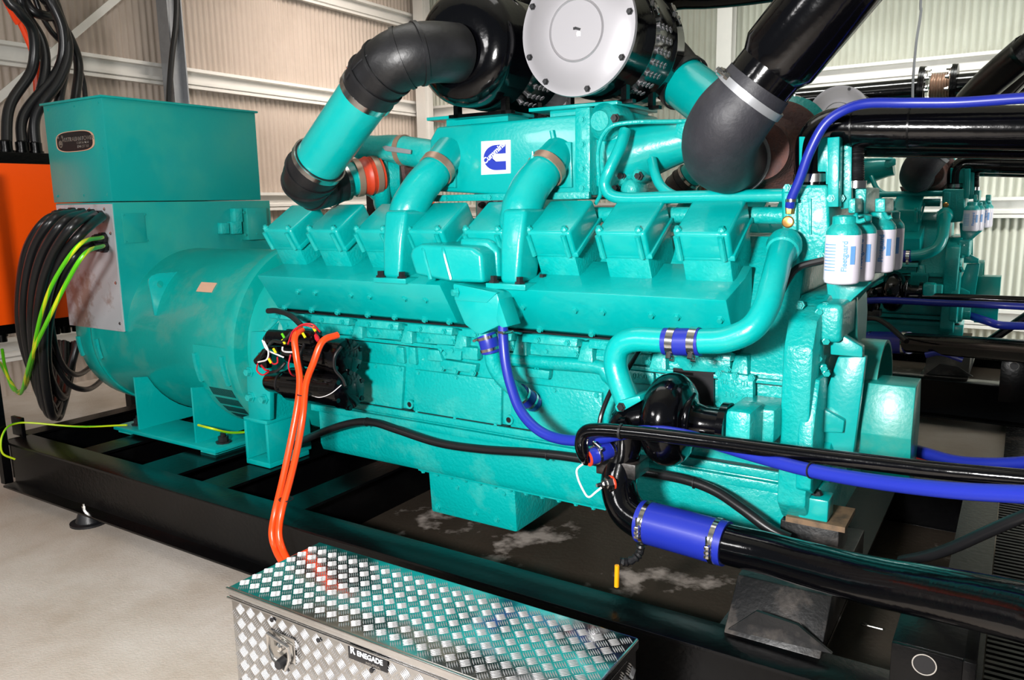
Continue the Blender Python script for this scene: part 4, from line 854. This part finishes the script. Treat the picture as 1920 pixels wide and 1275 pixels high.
# far exhaust with bellows
fp = thing('overhead_exhaust', tuple(P(1600, 170, y=7.6)), 'long black exhaust pipe with ribbed metal bellows in front of back wall', 'exhaust pipe')
yv = 8.2
obj('pipe', tube([P(1380, 200, y=yv), P(1480, 189, y=yv), P(1736, 168, y=yv)], .105, 28, 1, smooth=False), BLACK, fp)
obj('pipe', tube([P(1793, 162, y=yv), P(1920, 152, y=yv), P(1920, 152, y=yv)+V((2, 0, .0))], .105, 28, 1, smooth=False), BLACK, fp)
obj('bellows', tube([P(1745, 166, y=yv), P(1765, 165, y=yv), P(1785, 163, y=yv)], .125, 32, 40, ribs=(.022, .008)), STAIN, fp)
for q in (1726, 1732, 1786, 1792):
    bm = nb(); ringmesh(bm, P(q, 167 if q < 1760 else 163, y=yv), XP, .1, .195, .022, 32); obj('pipe_flange', bm, BLACKS, fp)
    if q in (1732, 1786): bolts(fp, [P(q+(5 if q < 1760 else -5), 167 if q < 1760 else 163, y=yv)+V((0, .17*math.cos(t), .17*math.sin(t))) for t in [k*PI/5+.2 for k in range(10)]], XP if q < 1760 else (-1, 0, 0), .016, .03, STEEL)
tag(obj('hanger_rod', tube([P(1728, -30, y=8.0)+V((0, 0, 1.9))]+tp([(1728, -30, 8.0), (1727, 20, 8.0), (1718, 80, 8.0), (1712, 150, 8.0), (1711, 195, 8.0)]), .011, 8, 4), GALV), 'slim galvanised rod holding the overhead exhaust beside its bellows', 'hanger rod')
tag(obj('diagonal_pipe', tube(tp([(1820, 190, 5.4), (1860, 150, 5.2), (1925, 95, 5.0), (1990, 40, 4.9)])+[V((1.3, 4.75, 3.95))], .085, 20, 2), BLACKS), 'dark pipe slanting up to the right edge above the blue hose', 'pipe')

# ================================================================== lower right coolant pipe
big = thing('suction_pipe', tuple(P(1165, 985, y=2.45)), 'big gloss black coolant pipe with blue hose joint at lower right', 'coolant pipe', 'large lower coolant pipes')
obj('pipe_elbow', tube(tp([(1166, 872, 2.5), (1160, 910, 2.47), (1172, 950, 2.44), (1200, 975, 2.42), (1250, 990, 2.41)]), .0645, 32, 7), BLACK, big)
bh2 = obj('blue_hose_joint', tube(tp([(1203, 977, 2.42), (1275, 996, 2.41), (1362, 1020, 2.40)]), .0735, 36, 4), BLUE, big); dv = P(1362, 1020, y=2.40)-P(1203, 977, y=2.42)
for q, e in (((1216, 980), 2.419), ((1345, 1015), 2.402)):
    c0 = P(*q, y=e); clamp(bh2, c0, dv, .074, .017, screw=(0, -1, -.05))
    bm = nb(); add_tube(bm, [c0+V((-.01, -.082, .045)), c0+V((-.01, -.084, -.02))], .003, 6, 1, smooth=False)
    for k in (-.02, -.005, .01): add_lathe(bm, c0+V((-.006, -.085, k)), ZP, [(-.004, .011), (.004, .011)], 8)
    obj('clamp_bolt', bm, STEEL, bh2)
obj('pipe', tube(tpx([(1300, 1003, 2.405), (1370, 1022, 2.40), (1440, 1038, 2.38), (1520, 1060, 2.33), (1640, 1090, 2.24), (1760, 1113, 2.13), (1930, 1150, 1.97), (2060, 1190, 1.85)], 1.2), [.066, .066, .066, .067, .068, .068, .068, .068, .068, .068], 40, 6), BLACK, big)
sb2 = obj('sensor_boss', lathe(P(1150, 908, y=2.43), (-.45, -.85, .1), [(-.02, .035), (.02, .03), (.025, .026)], 20), BLACK, big)
obj('temperature_sensor', lathe(P(1146, 905, y=2.415), (-.5, -.82, .0), [(0, .024), (.022, .022), (.024, .015), (.035, .014), (.04, .008), (.06, .007)], 6), STEEL, sb2)
obj('sensor_gasket', lathe(P(1148, 906, y=2.42), (-.5, -.82, .0), [(0, .028), (.006, .028)], 20), REDH, sb2)
obj('sensor_wire', tube(tp([(1128, 914, 2.34), (1118, 922, 2.33), (1104, 932, 2.34), (1094, 920, 2.36), (1084, 898, 2.38), (1082, 880, 2.4), (1096, 868, 2.42)]), .0038, 8, 6), WW, sb2)
obj('drain_cock', tube(tp([(1202, 1018, 2.42), (1200, 1034, 2.42), (1192, 1046, 2.40), (1175, 1054, 2.38), (1162, 1052, 2.37)]), .014, 10, 5, ribs=(.012, .003)), RUB, big)
yl = obj('drain_lever', tube([P(1157, 1060, y=2.36), P(1156, 1100, y=2.36)], .0085, 10, 1, smooth=False), mat('amber_plastic', (235, 160, 20), .3), big)
# thinner black return pipe with crook and blue stub
rp = thing('return_pipe', tuple(P(1100, 830, y=2.4)), 'slim gloss black pipe with a hooked end crossing in front of water pump', 'coolant pipe')
obj('pipe', tube(tpx([(1102, 862, 2.38), (1094, 850, 2.35), (1090, 832, 2.34), (1096, 812, 2.34), (1120, 806, 2.34), (1200, 812, 2.34), (1330, 828, 2.335), (1480, 848, 2.33), (1640, 868, 2.32), (1760, 882, 2.3), (1920, 897, 2.28), (2060, 910, 2.26)], 1.5), .0235, 22, 7), BLACK, rp)
st_ = obj('blue_stub_hose', tube([P(1104, 858, y=2.36), P(1126, 851, y=2.40), P(1150, 840, y=2.46)], .029, 24, 4), BLUE, rp)
bm = nb(); ringmesh(bm, P(1103, 859, y=2.358), P(1104, 858, y=2.36)-P(1126, 851, y=2.4), .018, .0295, .004); obj('red_lining', bm, REDH, st_)
clamp(st_, P(1118, 853, y=2.385), P(1150, 840, y=2.46)-P(1104, 858, y=2.36), .03, .010, screw=(0, -1, 1)); clamp(st_, P(1143, 843, y=2.445), P(1150, 840, y=2.46)-P(1104, 858, y=2.36), .03, .010)
clamp(rp, P(1165, 809, y=2.34), XP, .024, .008, RUB, name='cable_tie')
# main blue hose
mh = obj('overflow_hose', tube(tpx([(943, 612, 2.60), (944, 640, 2.585), (948, 680, 2.57), (957, 720, 2.55), (975, 768, 2.52), (1005, 803, 2.49), (1045, 822, 2.47), (1100, 826, 2.44), (1165, 814, 2.42), (1220, 808, 2.42), (1280, 815, 2.42), (1340, 832, 2.41), (1420, 856, 2.35), (1520, 882, 2.27), (1640, 903, 2.18), (1780, 919, 2.06), (1920, 927, 1.95), (2060, 933, 1.84)], 1.5), .0205, 18, 8), BLUE)
tag(mh, 'long blue hose sweeping from drain chute under the black pipe to the right', 'hose'); clamp(mh, P(944, 622, y=2.594), ZP, .021, .010, screw=(1, -.4, 0))
clamp(mh, P(1522, 882, y=2.268), P(1560, 890, y=2.24)-P(1480, 873, y=2.3), .0212, .004, RUB, name='cable_tie')
# other blue hoses
tag(obj('blue_hose', tube(tpx([(1700, 840, 3.3), (1735, 850, 3.25), (1790, 865, 3.2), (1850, 870, 3.15), (1920, 868, 3.1), (2050, 855, 3.0)], 1.5), .0235, 14, 6), BLUE), 'blue hose sagging right from behind the teal guard box', 'hose')
tag(obj('floor_hose', tube(tpx([(1612, 565, 6.9), (1660, 563, 6.85), (1760, 568, 6.8), (1860, 572, 6.7), (1960, 577, 6.7)], 1.6), .026, 12, 4), BLUE), 'dark blue hose strung across the front of the second-row engine', 'hose')
tag(obj('black_line', tube(tpx([(1612, 557, 7.0), (1760, 558, 7.0), (1960, 566, 7.0)], 1.6), .035, 12, 3), BLACK), 'black pipe just above the far blue hose', 'pipe')
tag(obj('far_blue_hose', tube(tpx([(1812, 590, 7.5), (1850, 602, 7.4), (1880, 610, 7.4), (1960, 612, 7.3)], 1.4), .032, 12, 5), BLUE), 'blue hose end at far right against the white wall', 'hose')
tag(obj('far_blue_hose', tube(tp([(1735, 666, 6.3), (1765, 662, 6.3), (1805, 675, 6.3)]), .02, 10, 5), BLUE), 'short blue hose curve lying over the far base frame', 'hose')
fb = thing('far_coolant_pipe', tuple(P(1650, 650, y=6.6)), 'black pipe with blue hose joint in front of the second-row engine', 'coolant pipe')
obj('blue_hose_joint', tube(tp([(1630, 641, 6.7), (1665, 642, 6.6), (1705, 643, 6.5)]), .083, 24, 3), BLUE, fb); obj('pipe', tube(tpx([(1700, 642, 6.5), (1780, 648, 6.3), (1860, 654, 6.1), (1960, 662, 5.8)], 1.4), .075, 24, 4), BLACK, fb)
for q, e in ((1634, 6.69), (1695, 6.52)): clamp(fb, P(q, 642, y=e), XP, .085, .035)
tag(obj('far_cable', tube(tp([(1700, 640, 6.2), (1650, 600, 6.5), (1612, 598, 6.6)]), .02, 10, 6), CAB), 'black cable curving over the far blue joint', 'cable')
tag(obj('far_brace', tube([P(1855, 640, y=7.6), P(1950, 575, y=7.6)], .035, 10, 1, smooth=False), BLACKS), 'black rod slanting in front of the white wall at far right', 'brace')
tag(obj('floor_cable', tube(tpx([(1690, 1052, 2.65), (1740, 1042, 2.6), (1790, 1025, 2.55), (1850, 998, 2.5), (1920, 968, 2.45), (2040, 925, 2.4)], 1.5), .0175, 12, 7), CAB), 'grey-black cable rising right from behind the big lower pipe', 'cable')
# harness along sump
hs = obj('sump_cable', tube(tp([(495, 862, 2.95), (560, 830, 2.85), (610, 808, 2.80), (660, 793, 2.79), (700, 792, 2.79), (745, 806, 2.79), (820, 830, 2.79), (900, 842, 2.79), (1000, 849, 2.78), (1090, 860, 2.78), (1190, 881, 2.77), (1280, 898, 2.76), (1340, 920, 2.75), (1390, 953, 2.72), (1440, 990, 2.7), (1480, 1010, 2.7)]), .0195, 14, 7), CAB)
tag(hs, 'thick black cable tied along the side of the engine sump', 'cable')
for q, e in ((688, 2.79), (1028, 2.78), (1302, 2.755)):
    yy = {688: 791, 1028: 853, 1302: 905}[q]; clamp(hs, P(q, yy, y=e), XP, .02, .005, RUB, name='cable_tie')
tag(obj('sensor_cable', tube(tp([(1200, 655, 2.66), (1178, 690, 2.7), (1150, 725, 2.72), (1130, 770, 2.72), (1124, 800, 2.70), (1128, 830, 2.68)]), .0095, 10, 7), CAB), 'thin black cable dropping behind the bypass pipe', 'cable')
tag(obj('sensor_cable', tube(tp([(1462, 552, 2.80), (1480, 520, 2.82), (1500, 500, 2.84), (1545, 488, 2.86)]), .013, 10, 7), CAB), 'black cable curving under the thermostat housing', 'cable')

# orange starter cables
oc = [[(566, 618, 2.52), (553, 632, 2.46), (556, 670, 2.44), (562, 710, 2.44), (558, 760, 2.42), (545, 830, 2.36), (530, 900, 2.28), (516, 960, 2.20), (510, 1000, 2.17), (517, 1030, 2.15), (530, 1055, 2.1), (545, 1085, 2.05)],
      [(633, 628, 2.56), (605, 640, 2.48), (588, 680, 2.44), (574, 720, 2.43), (568, 780, 2.41), (558, 840, 2.35), (544, 900, 2.27), (528, 960, 2.19), (523, 1000, 2.16), (530, 1030, 2.14), (545, 1060, 2.09), (560, 1085, 2.04)]]
for i, pts in enumerate(oc):
    o = tag(obj('starter_cable', tube(tp(pts), .0155, 14, 8), ORGC), ['bright orange cable from the left starter terminal down to the floor', 'bright orange cable from the right end of upper starter down to the floor'][i], 'cable', 'orange starter cables')
    if i == 0:
        for q, e in (((566, 738), 2.44), ((532, 934), 2.235)): clamp(o, P(*q, y=e)+V((.018, -.002, 0)), ZP, .03, .004, RUB, name='cable_tie')

# small things on the tray
c = P(1623, 1172, z=.12)
t = thing('spanner', tuple(c), 'small shiny spanner lying on the oily tray at lower right', 'spanner')
obj('shank', tube([c, P(1655, 1180, z=.12)], .0045, 8, 1, smooth=False), STEEL, t); bm = nb(); ringmesh(bm, c+V((-.006, 0, 0)), ZP, .006, .012, .006); obj('ring_end', bm, STEEL, t)
tag(obj('blue_strip', tube([P(1442, 1072, y=2.45), P(1462, 1079, y=2.45), P(1484, 1090, y=2.45)], .007, 6, 3), BLUE), 'little scrap of blue strap under the big lower pipe', 'strap')
# ribbed black matting
bm = nb(); add_box(bm, (.005, 1.5, 0), (1.6, 9.6, .012))
for k in range(200): add_box(bm, (.005, 1.5+k*.04, .012), (1.6, 1.52+k*.04, .028))
tag(obj('ribbed_mat', bm, BLACKD), 'black ribbed matting on the floor along the right side', 'mat')
bm = nb(); add_prism(bm, [P(a, b, z=.0) for a, b in [(1700, 842), (1745, 865), (1900, 885), (1960, 870), (1990, 880), (1980, 905), (1700, 880)]], (0, 0, .02)); tag(obj('red_board', bm, REDP), 'red board on the floor behind the guard box and blue hose', 'board')

# ================================================================== checker-plate toolbox
tz = .57; FL = P(425, 1100, z=tz); BL = P(600, 1015, z=tz); BR = P(1200, 1195, z=tz)
x0, x1, y0, y1 = (FL.x+BL.x)/2, BR.x, FL.y, BL.y
tb = thing('toolbox', ((x0+x1)/2, (y0+y1)/2, 0), 'aluminium checker-plate toolbox in the foreground', 'toolbox')
obj('body', box((x0+.006, y0+.006, 0), (x1-.006, y1-.006, tz-.025)), ALU, tb, bevel=.006)
ld = obj('lid', box((x0, y0, tz-.034), (x1, y1, tz)), ALU, tb, bevel=.008, seg=3)
bm = nb(); add_box(bm, (x0-.003, y0-.004, tz-.012), (x1+.003, y0+.002, tz)); add_box(bm, (x0-.003, y0-.004, tz-.038), (x1+.003, y0+.002, tz-.032)); obj_each('lid_edge', bm, ALU, ld, bevel=.002)
def tread(par, o, ux, uy, nrm, W, H, cell=.034):
    o, ux, uy, nrm = V(o), V(ux), V(uy), V(nrm); bm = nb(); s2 = math.sqrt(.5); N = int((W+H)/cell)+2
    for i in range(-N, N):
        for j in range(-N, N):
            cu, cv = (i+.5)*cell, (j+.5)*cell; X, Y = (cu-cv)*s2, (cu+cv)*s2
            if not (.01 < X < W-.01 and .01 < Y < H-.01): continue
            e = ((s2, s2), (-s2, s2)) if (i+j) % 2 else ((-s2, s2), (s2, s2))
            for k in range(5):
                oo = (k-2)*cell*.19; cx_, cy_ = X+e[1][0]*oo, Y+e[1][1]*oo; hl = cell*.45; hw = cell*.062
                def W3(a, b, h): x_ = cx_+e[0][0]*a+e[1][0]*b; y_ = cy_+e[0][1]*a+e[1][1]*b; return o+ux*x_+uy*y_+nrm*h
                v = [bm.verts.new(W3(*p)) for p in ((-hl, 0, 0), (0, -hw, 0), (hl, 0, 0), (0, hw, 0), (-hl*.6, 0, .0016), (hl*.6, 0, .0016))]
                bm.faces.new((v[0], v[1], v[4])); bm.faces.new((v[1], v[5], v[4])); bm.faces.new((v[1], v[2], v[5])); bm.faces.new((v[2], v[3], v[5])); bm.faces.new((v[3], v[4], v[5])); bm.faces.new((v[3], v[0], v[4]))
    return tag(obj('tread_pattern', bm, ALUB, par, smooth=20), kind='stuff')
tread(ld, (x0, y0, tz+.0003), XP, (0, 1, 0), ZP, x1-x0, y1-y0)
tread(tb, (x0, y0+.0055, .0), XP, ZP, YM, x1-x0, tz-.035)
tread(tb, (x1-.0055, y0, .0), (0, 1, 0), ZP, XP, y1-y0, tz-.035)
# latch
yf = y0+.004; A = P(505, 1178, y=yf); B = P(556, 1245, y=yf)
bm = nb(); add_box(bm, (A.x, yf-.004, B.z), (B.x, yf, A.z)); la = obj('latch', bm, STEEL, tb, bevel=.004)
bm = nb(); add_tube(bm, [V((A.x+.01, yf-.016, A.z-.005)), V((B.x-.012, yf-.016, A.z-.025)), V((B.x-.01, yf-.018, B.z+.02)), V((B.x-.03, yf-.018, B.z-.02)), V((A.x+.03, yf-.018, B.z)), V((A.x+.012, yf-.016, B.z+.03)), V((A.x+.01, yf-.016, A.z-.005))], .006, 10, 1, smooth=False); obj('latch_handle', bm, STEEL, la)
obj('keyhole', lathe(V(((A.x+B.x)/2+.008, yf-.004, (A.z+B.z)/2+.01)), YM, [(0, .016), (.02, .014), (.024, .008)], 16), STEEL, la)
obj('rubber_stop', lathe(V(((A.x+B.x)/2+.01, yf-.008, B.z-.002)), YM, [(0, .018), (.025, .014)], 12), RUB, la)
for q in ((510, 1162), (597, 1200), (697, 1257)):
    obj('rivet_hole', lathe(P(*q, y=yf-.001), YM, [(0, .007), (.003, .007)], 12), INK, tb)
A = P(654, 1212, y=yf); B = P(728, 1256, y=yf); zc = P(692, 1234, y=yf).z
lb = obj('name_plate', box((A.x, yf-.004, zc-.021), (B.x, yf, zc+.021)), INK, tb, bevel=.001); lb['label'] = 'black name plate with white lettering'
text('plate_lettering', 'R', .031, V((A.x+.018, yf-.0045, zc+.007)), XP, ZP, WPL, lb, bold=.0003); text('plate_lettering', 'ENEGADE', .0215, V(((A.x+B.x)/2+.010, yf-.0045, zc+.004)), XP, ZP, WPL, lb, bold=.0002); text('plate_lettering', 'INDUSTRIAL', .010, V(((A.x+B.x)/2+.022, yf-.0045, zc-.014)), XP, ZP, STEEL, lb)
# same air parts on the far engine
c2 = copytree(clR, (.15, 4.45, 0)); c2['label'] = 'distant black air cleaner with silver cover above the second-row engine'
c3 = copytree(clL, (.15, 4.45, 0)); c3['label'] = 'second-row left air cleaner hidden behind the front row'
c4 = copytree(duct, (.15, 4.45, 0)); c4['label'] = 'second-row intake pipe with black elbow seen under the exhaust elbow'
